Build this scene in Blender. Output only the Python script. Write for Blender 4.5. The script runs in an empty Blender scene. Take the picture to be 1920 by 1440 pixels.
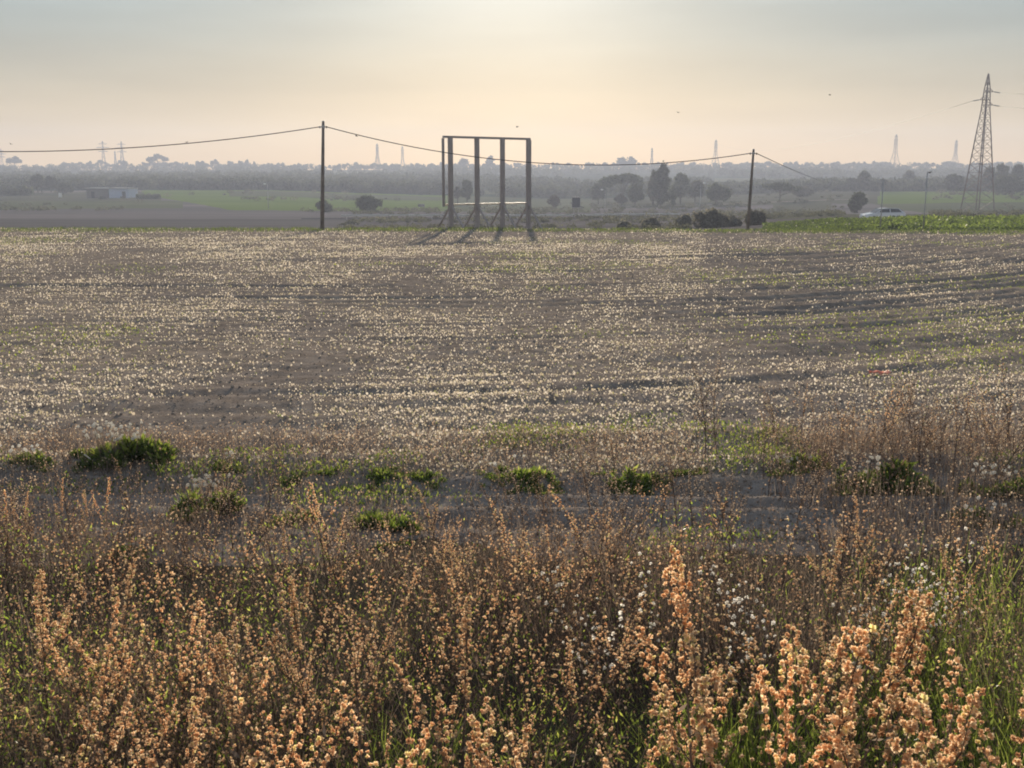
import bpy, math, random
import numpy as np
from math import radians as R, pi, sin, cos, tan, atan, sqrt

rng = np.random.default_rng(7)
random.seed(7)
scene = bpy.context.scene
COL = scene.collection

# ------------------------------------------------------------------ camera model
F = 2000.0            # focal length in pixels of the 1920 wide frame
HR = 330.0            # image row of eye level
TILT = atan((720 - HR) / F)
EYE = 2.6
ST, CT = sin(TILT), cos(TILT)

def slope(py):
    """z/y slope of the ray through image row py"""
    v = (720 - np.asarray(py, float)) / F
    return (-ST + v * CT) / (CT + v * ST)

def ax(px, py=HR):
    """x/y slope of the ray through pixel px, py"""
    return (px - 960) / F / (CT + (720 - py) / F * ST)

cam_d = bpy.data.cameras.new('camera')
cam_d.sensor_width = 36; cam_d.lens = 36 * F / 1920
cam_d.clip_start = 0.05; cam_d.clip_end = 20000
cam = bpy.data.objects.new('camera', cam_d); COL.objects.link(cam)
cam.location = (0, 0, EYE); cam.rotation_euler = (pi / 2 - TILT, 0, 0)
scene.camera = cam

# ------------------------------------------------------------------ helpers
def tag(o, label=None, cat=None, group=None, kind=None):
    if label: o['label'] = label
    if cat: o['category'] = cat
    if group: o['group'] = group
    if kind: o['kind'] = kind
    return o

def empty(name, loc=(0, 0, 0), rz=0):
    o = bpy.data.objects.new(name, None); COL.objects.link(o)
    o.location = loc; o.rotation_euler = (0, 0, rz); o.empty_display_size = .2
    return o

def np_mesh(name, V, Fs, mats, parent=None, smooth=False, tint=None, matidx=None, link=True):
    """V (n,3); Fs: list of (m,k) int arrays with k = 3, 4 or 6"""
    me = bpy.data.meshes.new(name)
    V = np.asarray(V, np.float32)
    me.vertices.add(len(V)); me.vertices.foreach_set('co', V.ravel())
    Fs = [np.asarray(f, np.int32) for f in Fs if len(f)]
    loops = np.concatenate([f.ravel() for f in Fs])
    tot = np.concatenate([np.full(len(f), f.shape[1], np.int32) for f in Fs])
    start = np.concatenate([[0], np.cumsum(tot)[:-1]]).astype(np.int32)
    me.loops.add(len(loops)); me.loops.foreach_set('vertex_index', loops)
    me.polygons.add(len(tot)); me.polygons.foreach_set('loop_start', start)
    me.polygons.foreach_set('loop_total', tot)
    if smooth: me.polygons.foreach_set('use_smooth', np.ones(len(tot), bool))
    if not isinstance(mats, (list, tuple)): mats = [mats]
    for m in mats: me.materials.append(m)
    if matidx is not None: me.polygons.foreach_set('material_index', np.asarray(matidx, np.int32))
    if tint is not None:
        a = me.attributes.new('tint', 'FLOAT', 'POINT'); a.data.foreach_set('value', np.asarray(tint, np.float32))
    me.update(calc_edges=True); me.validate()
    o = bpy.data.objects.new(name, me)
    if link: COL.objects.link(o)
    if parent: o.parent = parent
    return o

class MB:
    """collects small shapes for one mesh"""
    def __init__(s): s.v = []; s.f = []; s.t = []; s.mi = []
    def add(s, v, f, t=.5, mi=0):
        n = len(s.v); s.v += [tuple(p) for p in v]; s.f += [tuple(i + n for i in q) for q in f]
        s.t += [t] * len(v); s.mi += [mi] * len(f)
    def box(s, c, d, rot=0, t=.5, mi=0, ry=0):
        cx, cy, cz = c; x, y, z = d[0] / 2, d[1] / 2, d[2] / 2
        P = [(-x, -y, -z), (x, -y, -z), (x, y, -z), (-x, y, -z), (-x, -y, z), (x, -y, z), (x, y, z), (-x, y, z)]
        if ry: P = [(a * cos(ry) + e * sin(ry), b, -a * sin(ry) + e * cos(ry)) for a, b, e in P]
        P = [(cx + a * cos(rot) - b * sin(rot), cy + a * sin(rot) + b * cos(rot), cz + e) for a, b, e in P]
        s.add(P, [(0, 3, 2, 1), (4, 5, 6, 7), (0, 1, 5, 4), (1, 2, 6, 5), (2, 3, 7, 6), (3, 0, 4, 7)], t, mi)
    def tube(s, pts, r, n=6, t=.5, mi=0, cap=True):
        pts = [np.array(p, float) for p in pts]
        if not hasattr(r, '__len__'): r = [r] * len(pts)
        V = []
        for i, p in enumerate(pts):
            d = pts[min(i + 1, len(pts) - 1)] - pts[max(i - 1, 0)]
            d = d / (np.linalg.norm(d) + 1e-9)
            a = np.array([1., 0, 0]) if abs(d[0]) < .8 else np.array([0, 1., 0])
            u = np.cross(d, a); u /= np.linalg.norm(u); w = np.cross(d, u)
            for k in range(n):
                an = 2 * pi * k / n
                V.append(p + r[i] * (u * cos(an) + w * sin(an)))
        Fc = []
        for i in range(len(pts) - 1):
            for k in range(n):
                a, b = i * n + k, i * n + (k + 1) % n
                Fc.append((a, b, b + n, a + n))
        if cap and n > 2:
            Fc.append(tuple(range(n - 1, -1, -1))); Fc.append(tuple((len(pts) - 1) * n + k for k in range(n)))
        s.add(V, Fc, t, mi)
    def build(s, name, mats, parent=None, smooth=False, link=True):
        me = bpy.data.meshes.new(name)
        me.from_pydata([tuple(map(float, p)) for p in s.v], [], s.f)
        if not isinstance(mats, (list, tuple)): mats = [mats]
        for m in mats: me.materials.append(m)
        me.polygons.foreach_set('material_index', np.array(s.mi, np.int32))
        if smooth: me.polygons.foreach_set('use_smooth', np.ones(len(s.f), bool))
        a = me.attributes.new('tint', 'FLOAT', 'POINT'); a.data.foreach_set('value', np.array(s.t, np.float32))
        o = bpy.data.objects.new(name, me)
        if link: COL.objects.link(o)
        if parent: o.parent = parent
        return o

def copy_tree(o, parent=None):
    c = o.copy(); COL.objects.link(c)
    if parent: c.parent = parent
    for ch in list(o.children): copy_tree(ch, c)
    return c

def hash2(ix, iy, seed):
    h = (ix.astype(np.int64) * 374761393 + iy.astype(np.int64) * 668265263 + seed * 1442695041) & 0x7fffffff
    h = ((h ^ (h >> 13)) * 1274126177) & 0x7fffffff
    h = h ^ (h >> 16)
    return (h & 0xffff) / 65535.0

def vnoise(x, y, seed=0):
    ix = np.floor(x); iy = np.floor(y); fx = x - ix; fy = y - iy
    fx = fx * fx * (3 - 2 * fx); fy = fy * fy * (3 - 2 * fy)
    ix = ix.astype(np.int64); iy = iy.astype(np.int64)
    a = hash2(ix, iy, seed); b = hash2(ix + 1, iy, seed); c = hash2(ix, iy + 1, seed); d = hash2(ix + 1, iy + 1, seed)
    return (a * (1 - fx) + b * fx) * (1 - fy) + (c * (1 - fx) + d * fx) * fy

def fbm(x, y, seed=0, octv=4):
    s = 0; a = .5
    for k in range(octv):
        s = s + a * vnoise(x * 2 ** k + 13.7 * k, y * 2 ** k - 7.1 * k, seed + k); a *= .5
    return s / (1 - .5 ** octv)

def sstep(a, b, x):
    t = np.clip((x - a) / (b - a), 0, 1); return t * t * (3 - 2 * t)

# ------------------------------------------------------------------ terrain height
PL = np.array([(75, 430), (80, 431), (90, 436), (110, 439), (140, 434), (160, 427), (200, 412), (240, 402), (280, 393), (330, 382), (380, 371), (450, 358), (600, 350), (800, 341), (1100, 330), (1500, 319), (1560, 319), (2000, 330)], float)
PC = np.array([(75, 431), (80, 432), (95, 438), (115, 436), (130, 430), (160, 420), (200, 411), (240, 403), (300, 396), (360, 389), (400, 385), (480, 372), (600, 360), (800, 345), (1100, 333), (1500, 318), (1560, 318), (2000, 330)], float)
PR = np.array([(75, 434), (79, 434), (82, 433.4), (86, 429), (92, 421.5), (99, 411.5), (106, 415), (113, 418), (120, 415), (135, 409), (160, 404), (200, 402), (260, 399), (300, 390), (340, 376), (450, 358), (600, 351), (800, 342), (1100, 332), (1500, 316), (1560, 316), (2000, 330)], float)
def near_y(Y): return np.where(np.asarray(Y, float) > 450, 450 + (np.asarray(Y, float) - 450) * .55, Y)   # far hills drawn in to about a kilometre
for P_ in (PL, PC, PR): P_[:, 0] = near_y(P_[:, 0])
COLS = np.array([-400, 500, 1050, 1350, 1560, 2300], float)
LY = np.log(np.linspace(math.log(75), math.log(2000), 2) * 0 + 1)  # placeholder
lyg = np.linspace(math.log(75), math.log(2000), 900)
def prof(P): return np.interp(lyg, np.log(P[:, 0]), P[:, 1])
TAB = np.stack([prof(PL), prof(PL), prof(PC), .6 * prof(PC) + .4 * prof(PR), prof(PR), prof(PR)])
ker = np.hanning(15); ker /= ker.sum()
TAB = np.stack([np.convolve(np.pad(t, 7, mode='edge'), ker, 'valid') for t in TAB])

def base_z(X, Y):
    X = np.asarray(X, float); Y = np.asarray(Y, float)
    Yc = np.clip(Y, 1.0, 2000)
    px = 960 + X / Yc * F / (1 / CT) * (1 / CT) ** 2
    ci = np.clip(np.interp(px, COLS, np.arange(6)), 0, 4.9999); i0 = ci.astype(int); fr = ci - i0
    ly = np.clip((np.log(np.maximum(Yc, 75)) - lyg[0]) / (lyg[-1] - lyg[0]) * 899, 0, 898.999); j0 = ly.astype(int); fj = ly - j0
    def T(i, j): return TAB[i, j]
    row = (T(i0, j0) * (1 - fj) + T(i0, j0 + 1) * fj) * (1 - fr) + (T(i0 + 1, j0) * (1 - fj) + T(i0 + 1, j0 + 1) * fj) * fr
    zfar = slope(row) * Yc
    z75 = zfar                       # (row at Y=75 when Y<75)
    row75 = (T(i0, 0 * j0)) * (1 - fr) + T(i0 + 1, 0 * j0) * fr
    z75 = slope(row75) * 75
    t = np.clip((Y - 10) / 65, 0, 1)
    znear = -EYE * (1 - t) + z75 * t
    return EYE + np.where(Y < 75, znear, zfar)

def furrow_u(X, Y):
    return Y - .024 * np.maximum(X + 3, 0) ** 2 + .006 * np.minimum(X + 3, 0) ** 2 * .4 + .5 * fbm(X * .08, Y * .08, 5, 2)

def relief(X, Y):
    inf = sstep(8.7, 9.5, Y) * (1 - sstep(76, 79, Y))
    u = furrow_u(X, Y)
    m = .2 + 1.1 * fbm(X * .11, Y * .16, 31, 3) + .5 * sstep(.12, .4, X / np.maximum(Y, 1))
    fz = .022 * np.sin(2 * pi * u / .62 + 4.2 * vnoise(X * .5, Y * .5, 8)) * m * (.3 + .7 * sstep(14, 26, Y))
    fz = fz + .05 * (fbm(u * .55, X * .05, 12, 3) - .5) * 1.6 + .05 * (fbm(u * 1.9, X * .09, 15, 2) - .5)
    fz = fz + .045 * (fbm(X * 2.6, Y * 2.6, 3, 3) - .5) + .05 * np.maximum(fbm(X * 9, Y * 9, 77, 2) - .58, 0)
    fz = fz + .06 * np.sin(2 * pi * u / 2.7 + 2.5 * vnoise(X * .12, Y * .12, 88)) * sstep(.02, .3, X / np.maximum(Y, 1)) * sstep(13, 19, Y) * (1 - .5 * sstep(40, 60, Y)) * (.4 + .9 * vnoise(X * .1, Y * .2, 89))
    for uc, w, d in ((16.8, .14, .045), (18.1, .14, .03), (25.5, .25, .05), (33.6, .3, .03), (21., .2, .04), (13.1, .15, .03), (29, .25, .05), (40, .35, .03)):
        du = (u - uc) / w
        dd = d * np.clip(2.2 * vnoise(X * .12 + uc, X * 0 + uc, 66) - .5, 0, 1); fz = fz - dd * np.exp(-du * du) + dd * .5 * np.exp(-((du - 2.0) ** 2))
    fz = fz + .07 * np.exp(-((Y - 9.35) / .35) ** 2) * (.25 + 1.2 * vnoise(X * .7, Y * .2, 4))
    tr = sstep(6.9, 7.4, Y) * (1 - sstep(8.8, 9.2, Y))
    yw = Y + .25 * (vnoise(X * .25, Y * 0 + 1, 9) - .5)
    tz = .045 * (fbm(X * 3, Y * 5, 21, 3) - .5) + .03 * (fbm(X * 11, Y * 14, 23, 2) - .5)
    for yc, w, d in ((7.75, .14, .04), (8.2, .10, .03), (8.6, .14, .06)):
        dy = (yw - yc) / w
        tz = tz - d * np.exp(-dy * dy) + d * .7 * np.exp(-((dy - 1.9) ** 2))
    vz = (1 - sstep(6.8, 7.5, Y)) * (.10 * (fbm(X * .9, Y * .9, 41, 4) - .5))
    far = sstep(78, 90, Y)
    return fz * inf + tz * tr + vz + far * .12 * (fbm(X * .15, Y * .15, 51, 2) - .5)

def gz(X, Y): return base_z(X, Y) + relief(np.asarray(X, float), np.asarray(Y, float))
def g1(x, y): return float(gz(np.array([x]), np.array([y]))[0])
def at(px, Y, py=400):
    """ground point at image column px and distance Y"""
    x = ax(px, py) * Y
    return (x, Y, g1(x, Y))
def m_per_px(Y): return Y / F * .985

# ------------------------------------------------------------------ materials
def new_mat(name):
    m = bpy.data.materials.new(name); m.use_nodes = True
    nt = m.node_tree; nt.nodes.clear()
    out = nt.nodes.new('ShaderNodeOutputMaterial')
    return m, nt, out

def ramp(nt, cols, fac):
    r = nt.nodes.new('ShaderNodeValToRGB')
    el = r.color_ramp.elements
    while len(el) < len(cols): el.new(.5)
    for i, (p, c) in enumerate(cols): el[i].position = p; el[i].color = (*c, 1)
    nt.links.new(fac, r.inputs[0]); return r

def leaf_mat(name, cols, trans=.5, gloss=.0, rough=.4, obj_rand=.25):
    m, nt, out = new_mat(name); L = nt.links
    at_ = nt.nodes.new('ShaderNodeAttribute'); at_.attribute_name = 'tint'
    r = ramp(nt, cols, at_.outputs['Fac'])
    oi = nt.nodes.new('ShaderNodeObjectInfo')
    mr = nt.nodes.new('ShaderNodeMapRange'); mr.inputs[3].default_value = 1 - obj_rand; mr.inputs[4].default_value = 1 + obj_rand * .6
    L.new(oi.outputs['Random'], mr.inputs[0])
    mx = nt.nodes.new('ShaderNodeVectorMath'); mx.operation = 'SCALE'
    L.new(r.outputs[0], mx.inputs[0]); L.new(mr.outputs[0], mx.inputs['Scale'])
    d = nt.nodes.new('ShaderNodeBsdfDiffuse'); t = nt.nodes.new('ShaderNodeBsdfTranslucent')
    L.new(mx.outputs[0], d.inputs[0]); L.new(mx.outputs[0], t.inputs[0])
    ms = nt.nodes.new('ShaderNodeMixShader'); ms.inputs[0].default_value = trans
    L.new(d.outputs[0], ms.inputs[1]); L.new(t.outputs[0], ms.inputs[2])
    last = ms
    if gloss > 0:
        g = nt.nodes.new('ShaderNodeBsdfGlossy'); g.inputs['Roughness'].default_value = rough
        m2 = nt.nodes.new('ShaderNodeMixShader'); m2.inputs[0].default_value = gloss
        L.new(ms.outputs[0], m2.inputs[1]); L.new(g.outputs[0], m2.inputs[2]); last = m2
    L.new(last.outputs[0], out.inputs[0]); return m

def ground_mat(name, cols, scale=1.0, detail=6, bump=.0, bscale=20., rough=1.0, spec=.0, stretch=(1, 1, 1), cols2=None, scale2=.1):
    m, nt, out = new_mat(name); L = nt.links
    tc = nt.nodes.new('ShaderNodeTexCoord'); mp = nt.nodes.new('ShaderNodeMapping'); mp.inputs['Scale'].default_value = stretch
    L.new(tc.outputs['Object'], mp.inputs[0])
    n = nt.nodes.new('ShaderNodeTexNoise'); n.inputs['Scale'].default_value = scale; n.inputs['Detail'].default_value = detail
    n.inputs['Roughness'].default_value = .65
    L.new(mp.outputs[0], n.inputs['Vector'])
    r = ramp(nt, cols, n.outputs['Fac']); colout = r.outputs[0]
    if cols2:
        n2 = nt.nodes.new('ShaderNodeTexNoise'); n2.inputs['Scale'].default_value = scale2; n2.inputs['Detail'].default_value = 4
        L.new(mp.outputs[0], n2.inputs['Vector'])
        r2 = ramp(nt, cols2, n2.outputs['Fac'])
        mx = nt.nodes.new('ShaderNodeMixRGB'); mx.blend_type = 'MULTIPLY'; mx.inputs[0].default_value = 1
        L.new(colout, mx.inputs[1]); L.new(r2.outputs[0], mx.inputs[2]); colout = mx.outputs[0]
    p = nt.nodes.new('ShaderNodeBsdfPrincipled'); p.inputs['Roughness'].default_value = rough
    p.inputs['Specular IOR Level'].default_value = spec
    L.new(colout, p.inputs['Base Color'])
    if bump > 0:
        nb = nt.nodes.new('ShaderNodeTexNoise'); nb.inputs['Scale'].default_value = bscale; nb.inputs['Detail'].default_value = 5
        L.new(tc.outputs['Object'], nb.inputs['Vector'])
        b = nt.nodes.new('ShaderNodeBump'); b.inputs['Strength'].default_value = bump; b.inputs['Distance'].default_value = .03
        L.new(nb.outputs['Fac'], b.inputs['Height']); L.new(b.outputs[0], p.inputs['Normal'])
    L.new(p.outputs[0], out.inputs[0]); return m

def solid(name, col, rough=.6, metal=0., spec=.4, var=.25, scale=6., coat=0.):
    m, nt, out = new_mat(name); L = nt.links
    tc = nt.nodes.new('ShaderNodeTexCoord'); n = nt.nodes.new('ShaderNodeTexNoise'); n.inputs['Scale'].default_value = scale
    n.inputs['Detail'].default_value = 5
    L.new(tc.outputs['Object'], n.inputs['Vector'])
    c = np.array(col)
    r = ramp(nt, [(.3, tuple(c * (1 - var))), (.7, tuple(np.minimum(c * (1 + var), 1)))], n.outputs['Fac'])
    p = nt.nodes.new('ShaderNodeBsdfPrincipled'); p.inputs['Roughness'].default_value = rough
    p.inputs['Metallic'].default_value = metal; p.inputs['Specular IOR Level'].default_value = spec
    p.inputs['Coat Weight'].default_value = coat
    L.new(r.outputs[0], p.inputs['Base Color']); L.new(p.outputs[0], out.inputs[0]); return m

M = {}
M['soil'] = ground_mat('dry_soil', [(.3, (.20, .162, .13)), (.5, (.295, .24, .194)), (.72, (.41, .34, .28))], 3.5, 8, .7, 38, cols2=[(.35, (.78, .78, .80)), (.65, (1.1, 1.06, 1.0))], scale2=.16)
M['track'] = ground_mat('track_dirt', [(.3, (.19, .155, .13)), (.5, (.29, .24, .20)), (.75, (.40, .34, .285))], 2.5, 8, .7, 45, stretch=(.35, 1.2, 1))
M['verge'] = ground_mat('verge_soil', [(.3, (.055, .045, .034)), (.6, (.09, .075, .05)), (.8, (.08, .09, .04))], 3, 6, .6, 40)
M['plough'] = ground_mat('ploughed_soil', [(.3, (.135, .117, .108)), (.7, (.20, .175, .162))], .12, 6, 0, 3, stretch=(.12, 1, 1), cols2=[(.4, (.85, .85, .85)), (.6, (1.1, 1.1, 1.1))], scale2=.03)
M['green'] = ground_mat('green_crop', [(.3, (.115, .165, .03)), (.7, (.165, .215, .05))], .05, 6, stretch=(.2, 1, 1))
M['palegrass'] = ground_mat('pale_meadow', [(.3, (.09, .10, .05)), (.7, (.145, .15, .08))], .05, 6, stretch=(.2, 1, 1))
M['drygrass_g'] = ground_mat('dry_meadow', [(.3, (.085, .086, .058)), (.7, (.14, .132, .085))], .05, 6, stretch=(.2, 1, 1))
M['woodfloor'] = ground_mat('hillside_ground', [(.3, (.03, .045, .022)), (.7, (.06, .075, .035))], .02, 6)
M['greenstrip'] = ground_mat('green_strip_ground', [(.3, (.07, .09, .028)), (.7, (.14, .14, .06))], .4, 6, stretch=(.3, 1, 1))
M['asphalt'] = ground_mat('asphalt', [(.3, (.045, .045, .047)), (.7, (.06, .06, .062))], 1.5, 6)

# ------------------------------------------------------------------ terrain sheets
def build_terrain():
    ys = list(np.arange(-6, 1.5, .6))
    y = 1.5
    while y < 90: ys.append(y); y += .0052 * (y + 3)
    while y < 1190: ys.append(y); y += .008 * (y + 3)
    ys = np.array(ys)
    s = np.linspace(-.80, .80, 720)
    Ye = np.maximum(ys, 0) + 3
    X = Ye[:, None] * s[None, :]; Y = np.repeat(ys[:, None], len(s), 1)
    Z = gz(X.ravel(), Y.ravel()).reshape(X.shape)
    nr, nc = X.shape
    V = np.stack([X, Y, Z], -1).reshape(-1, 3)
    xc = .25 * (X[:-1, :-1] + X[1:, 1:] + X[:-1, 1:] + X[1:, :-1]); yc = .5 * (Y[:-1, :-1] + Y[1:, 1:])
    px = 960 + xc / np.maximum(yc, 1) * F / CT
    n1 = (fbm(xc * .5, yc * .5, 90, 3) - .5); nb = (fbm(xc * .02, yc * .02, 93, 3) - .5)
    reg = np.full(yc.shape, 2)                                    # 2 field
    reg[yc + n1 * 1.0 < 9.0] = 1                                  # track
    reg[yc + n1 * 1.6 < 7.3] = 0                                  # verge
    far = yc > 79 + 2 * n1
    reg[far] = 3                                                  # ploughed land
    right = px > 1440
    strip = right & (yc > 81.5 + n1) & (yc < 101 + n1 * 3)
    reg[strip] = 8
    reg[(px > 1470) & (yc > 79) & (yc <= 80.9 + (px - 1500) * .0022)] = 9   # grey farm track at the field's far edge
    L_ = px < 960 + 60 * nb
    yo = np.where(yc > 450, 450 + (yc - 450) / .55, yc); ye = yo * (1 + .10 * nb)
    reg[(ye > 282) & (ye < 345) & (px < 340)] = 5
    reg[(ye > 345) & (ye < 430) & (px < 300)] = 6
    reg[(ye > 275) & (ye < 470) & (px < 840) & (px > 272 + np.maximum(400 - ye, 0) * 1.25 + 25 * nb)] = 4
    reg[(ye > 275) & (ye < 470) & (px >= 840) & (px < 1110)] = 5
    reg[(ye > 330) & (ye < 560) & (px >= 1110) & (px < 1660)] = 6
    reg[(ye > 150) & (ye < 330) & (px >= 1450)] = 6
    reg[(ye > 205) & (ye < 330) & (px >= 1560)] = 3
    reg[(ye > 262) & (ye < 330) & (px >= 1640 + (330 - ye) * 1.5)] = 5
    reg[(ye > 330) & (ye < 450) & (px >= 1650)] = 4
    reg[(np.abs(ye - 300 - 10 * nb) < 2.2) & (px > 620) & (px < 1480)] = 6
    reg[(np.abs(ye - 352 - 8 * nb) < 3) & (px > 1150) & (px < 1620)] = 1
    reg[(ye > 405) & (ye < 440) & (px > 430) & (px < 830)] = 5
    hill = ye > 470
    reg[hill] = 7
    reg[hill & (ye > 520) & (ye < 900) & (px > 820 + 200 * nb) & (px < 1150)] = 5
    reg[hill & (ye > 700) & (ye < 1020) & (px > 1340) & (px < 1660 + 300 * nb)] = 5
    reg[hill & (ye > 1250) & (ye < 1420) & (px > 560) & (px < 900)] = 5
    road = (yc > 203.5) & (yc < 211.5) & (px > 560) & (px < 1330)
    reg[road] = 9
    names = ['verge_ground', 'dirt_track', 'bare_field', 'ploughed_field', 'green_field', 'pale_meadow', 'dry_meadow', 'hillside', 'grass_strip', 'road']
    mats = ['verge', 'track', 'soil', 'plough', 'green', 'palegrass', 'drygrass_g', 'woodfloor', 'greenstrip', 'asphalt']
    idx = (np.arange(nr - 1)[:, None] * nc + np.arange(nc - 1)[None, :])
    Q = np.stack([idx, idx + 1, idx + nc + 1, idx + nc], -1)
    for k in range(10):
        q = Q[reg == k]
        if not len(q): continue
        u, inv = np.unique(q.ravel(), return_inverse=True)
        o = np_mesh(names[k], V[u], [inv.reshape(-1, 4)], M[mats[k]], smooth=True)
        tag(o, kind='structure')
build_terrain()

# ------------------------------------------------------------------ shape makers (numpy)
def rand_dirs(n, r=rng):
    v = r.normal(size=(n, 3)); return v / np.linalg.norm(v, axis=1, keepdims=True)

def quad_cloud(C, size, r=rng, aspect=.6, up=None):
    """random oriented diamond leaves at C; returns V, F"""
    n = len(C)
    a = rand_dirs(n, r) if up is None else up
    b = np.cross(a, rand_dirs(n, r)); b /= np.linalg.norm(b, axis=1, keepdims=True) + 1e-9
    size = np.broadcast_to(np.asarray(size, float).reshape(-1, 1), (n, 1))
    V = np.stack([C - a * size, C + b * size * aspect - a * size * .1, C + a * size, C - b * size * aspect - a * size * .1], 1).reshape(-1, 3)
    Fq = np.arange(4 * n).reshape(n, 4)
    return V, Fq

ICO_V = []
ph = (1 + sqrt(5)) / 2
for a_ in (-1, 1):
    for b_ in (-ph, ph):
        ICO_V += [(0, a_, b_), (a_, b_, 0), (b_, 0, a_)]
ICO_V = np.array(ICO_V, float); ICO_V /= np.linalg.norm(ICO_V[0])
def hull_faces(V):
    Fc = []
    n = len(V); el = min(np.linalg.norm(V[0] - V[j]) for j in range(1, n)) * 1.05
    for i in range(n):
        for j in range(i + 1, n):
            for k in range(j + 1, n):
                if max(np.linalg.norm(V[i] - V[j]), np.linalg.norm(V[j] - V[k]), np.linalg.norm(V[i] - V[k])) < el:
                    nn = np.cross(V[j] - V[i], V[k] - V[i])
                    Fc.append((i, j, k) if nn @ V[i] > 0 else (i, k, j))
    return np.array(Fc)
ICO_F = hull_faces(ICO_V)
def subdiv(V, Fc):
    V = [tuple(v) for v in V]; cache = {}; out = []
    def mid(a, b):
        k = (min(a, b), max(a, b))
        if k not in cache:
            m = (np.array(V[a]) + np.array(V[b])); m /= np.linalg.norm(m); V.append(tuple(m)); cache[k] = len(V) - 1
        return cache[k]
    for a, b, c in Fc:
        ab, bc, ca = mid(a, b), mid(b, c), mid(c, a)
        out += [(a, ab, ca), (b, bc, ab), (c, ca, bc), (ab, bc, ca)]
    return np.array(V), np.array(out)
ICO2_V, ICO2_F = subdiv(ICO_V, ICO_F)

def balls(C, rad, r=rng, jit=.25, hi=False):
    BV, BF = (ICO2_V, ICO2_F) if hi else (ICO_V, ICO_F)
    n = len(C); k = len(BV)
    rad = np.broadcast_to(np.asarray(rad, float), (n,))
    sc = r.uniform(1 - jit, 1 + jit, (n, k, 1))
    V = (C[:, None, :] + BV[None] * rad[:, None, None] * sc).reshape(-1, 3)
    Fc = (BF[None] + (np.arange(n) * k)[:, None, None]).reshape(-1, 3)
    return V, Fc, k

def ribbons(P0, P1, w0, w1, bend=None, r=rng):
    """thin crossed-free ribbons from P0 to P1 (two segments) facing random yaw; V,F"""
    n = len(P0); yaw = r.uniform(0, pi, n)
    s = np.stack([np.cos(yaw), np.sin(yaw), np.zeros(n)], 1)
    mid = .5 * (P0 + P1) if bend is None else .5 * (P0 + P1) + bend
    w0 = np.broadcast_to(np.asarray(w0, float), (n,))[:, None]; w1 = np.broadcast_to(np.asarray(w1, float), (n,))[:, None]
    wm = .5 * (w0 + w1)
    V = np.stack([P0 - s * w0, P0 + s * w0, mid - s * wm, mid + s * wm, P1 - s * w1, P1 + s * w1], 1).reshape(-1, 3)
    b = np.arange(n)[:, None] * 6
    Fq = np.concatenate([b + np.array([[0, 1, 3, 2]]), b + np.array([[2, 3, 5, 4]])])
    return V, Fq

# ------------------------------------------------------------------ trees
M['bark'] = solid('bark', (.07, .055, .042), .95, var=.4, scale=3)
M['foliage_dark'] = leaf_mat('foliage_dark', [(0, (.05, .064, .036)), (1, (.14, .155, .085))], .42)
M['foliage_olive'] = leaf_mat('foliage_olive', [(0, (.075, .08, .05)), (1, (.19, .185, .115))], .45)
M['foliage_bare'] = leaf_mat('foliage_brown', [(0, (.06, .05, .035)), (1, (.13, .11, .075))], .3)

def crown_points(blobs, n, r):
    vols = np.array([b[3] * b[4] * b[5] for b in blobs]) ** .75
    pick = r.choice(len(blobs), n, p=vols / vols.sum())
    B = np.array(blobs)[pick]
    d = rand_dirs(n, r); rad = r.uniform(.35, 1.0, (n, 1)) ** .5
    # ragged surface
    rad = rad * np.where(r.uniform(0, 1, (n, 1)) < .12, 1.22, 1) * (1 + .18 * np.sin(d[:, :1] * 7 + pick[:, None]) * np.cos(d[:, 2:3] * 6 + pick[:, None] * 1.7))
    return B[:, :3] + d * rad * B[:, 3:6]

def tree_parts(H, blobs, trunk_r, nleaf, lsize, seed, limbs=True, trunk_top=.6):
    r = np.random.default_rng(seed)
    tb = MB()
    lean = r.normal(0, .02, 2) * H
    top = np.array([lean[0], lean[1], H * trunk_top])
    tb.tube([(0, 0, -.3), (lean[0] * .3, lean[1] * .3, H * trunk_top * .35), top * np.array([.8, .8, .75]), top], [trunk_r * 1.25, trunk_r, trunk_r * .75, trunk_r * .35], 8, r.uniform(.3, .7))
    if limbs:
        for b in blobs:
            c = np.array(b[:3]); f = r.uniform(.35, .8)
            st = top * f
            tb.tube([st, st * .45 + c * .55 + np.array([0, 0, -.04 * H]), c], [trunk_r * .42, trunk_r * .28, trunk_r * .1], 5)
    P = crown_points(blobs, nleaf, r)
    V, Fq = quad_cloud(P, r.uniform(.6, 1.25, nleaf) * lsize, r, .7)
    tint = np.repeat(np.clip(r.normal(.45, .25, nleaf) + .12 * np.sin(P[:, 0] * 1.3) , 0, 1), 4)
    return tb, V, Fq, tint

def tree(name, loc, H, blobs, trunk_r, nleaf, lsize, seed, mat, label, group=None, trunk_top=.6, cat='tree', rz=0):
    root = empty(name, loc, rz); tag(root, label, cat, group)
    tb, V, Fq, ti = tree_parts(H, blobs, trunk_r, nleaf, lsize, seed, trunk_top=trunk_top)
    tb.build('trunk', M['bark'], root, smooth=True)
    np_mesh('crown', V, [Fq], mat, root, tint=ti)
    return root

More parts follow.
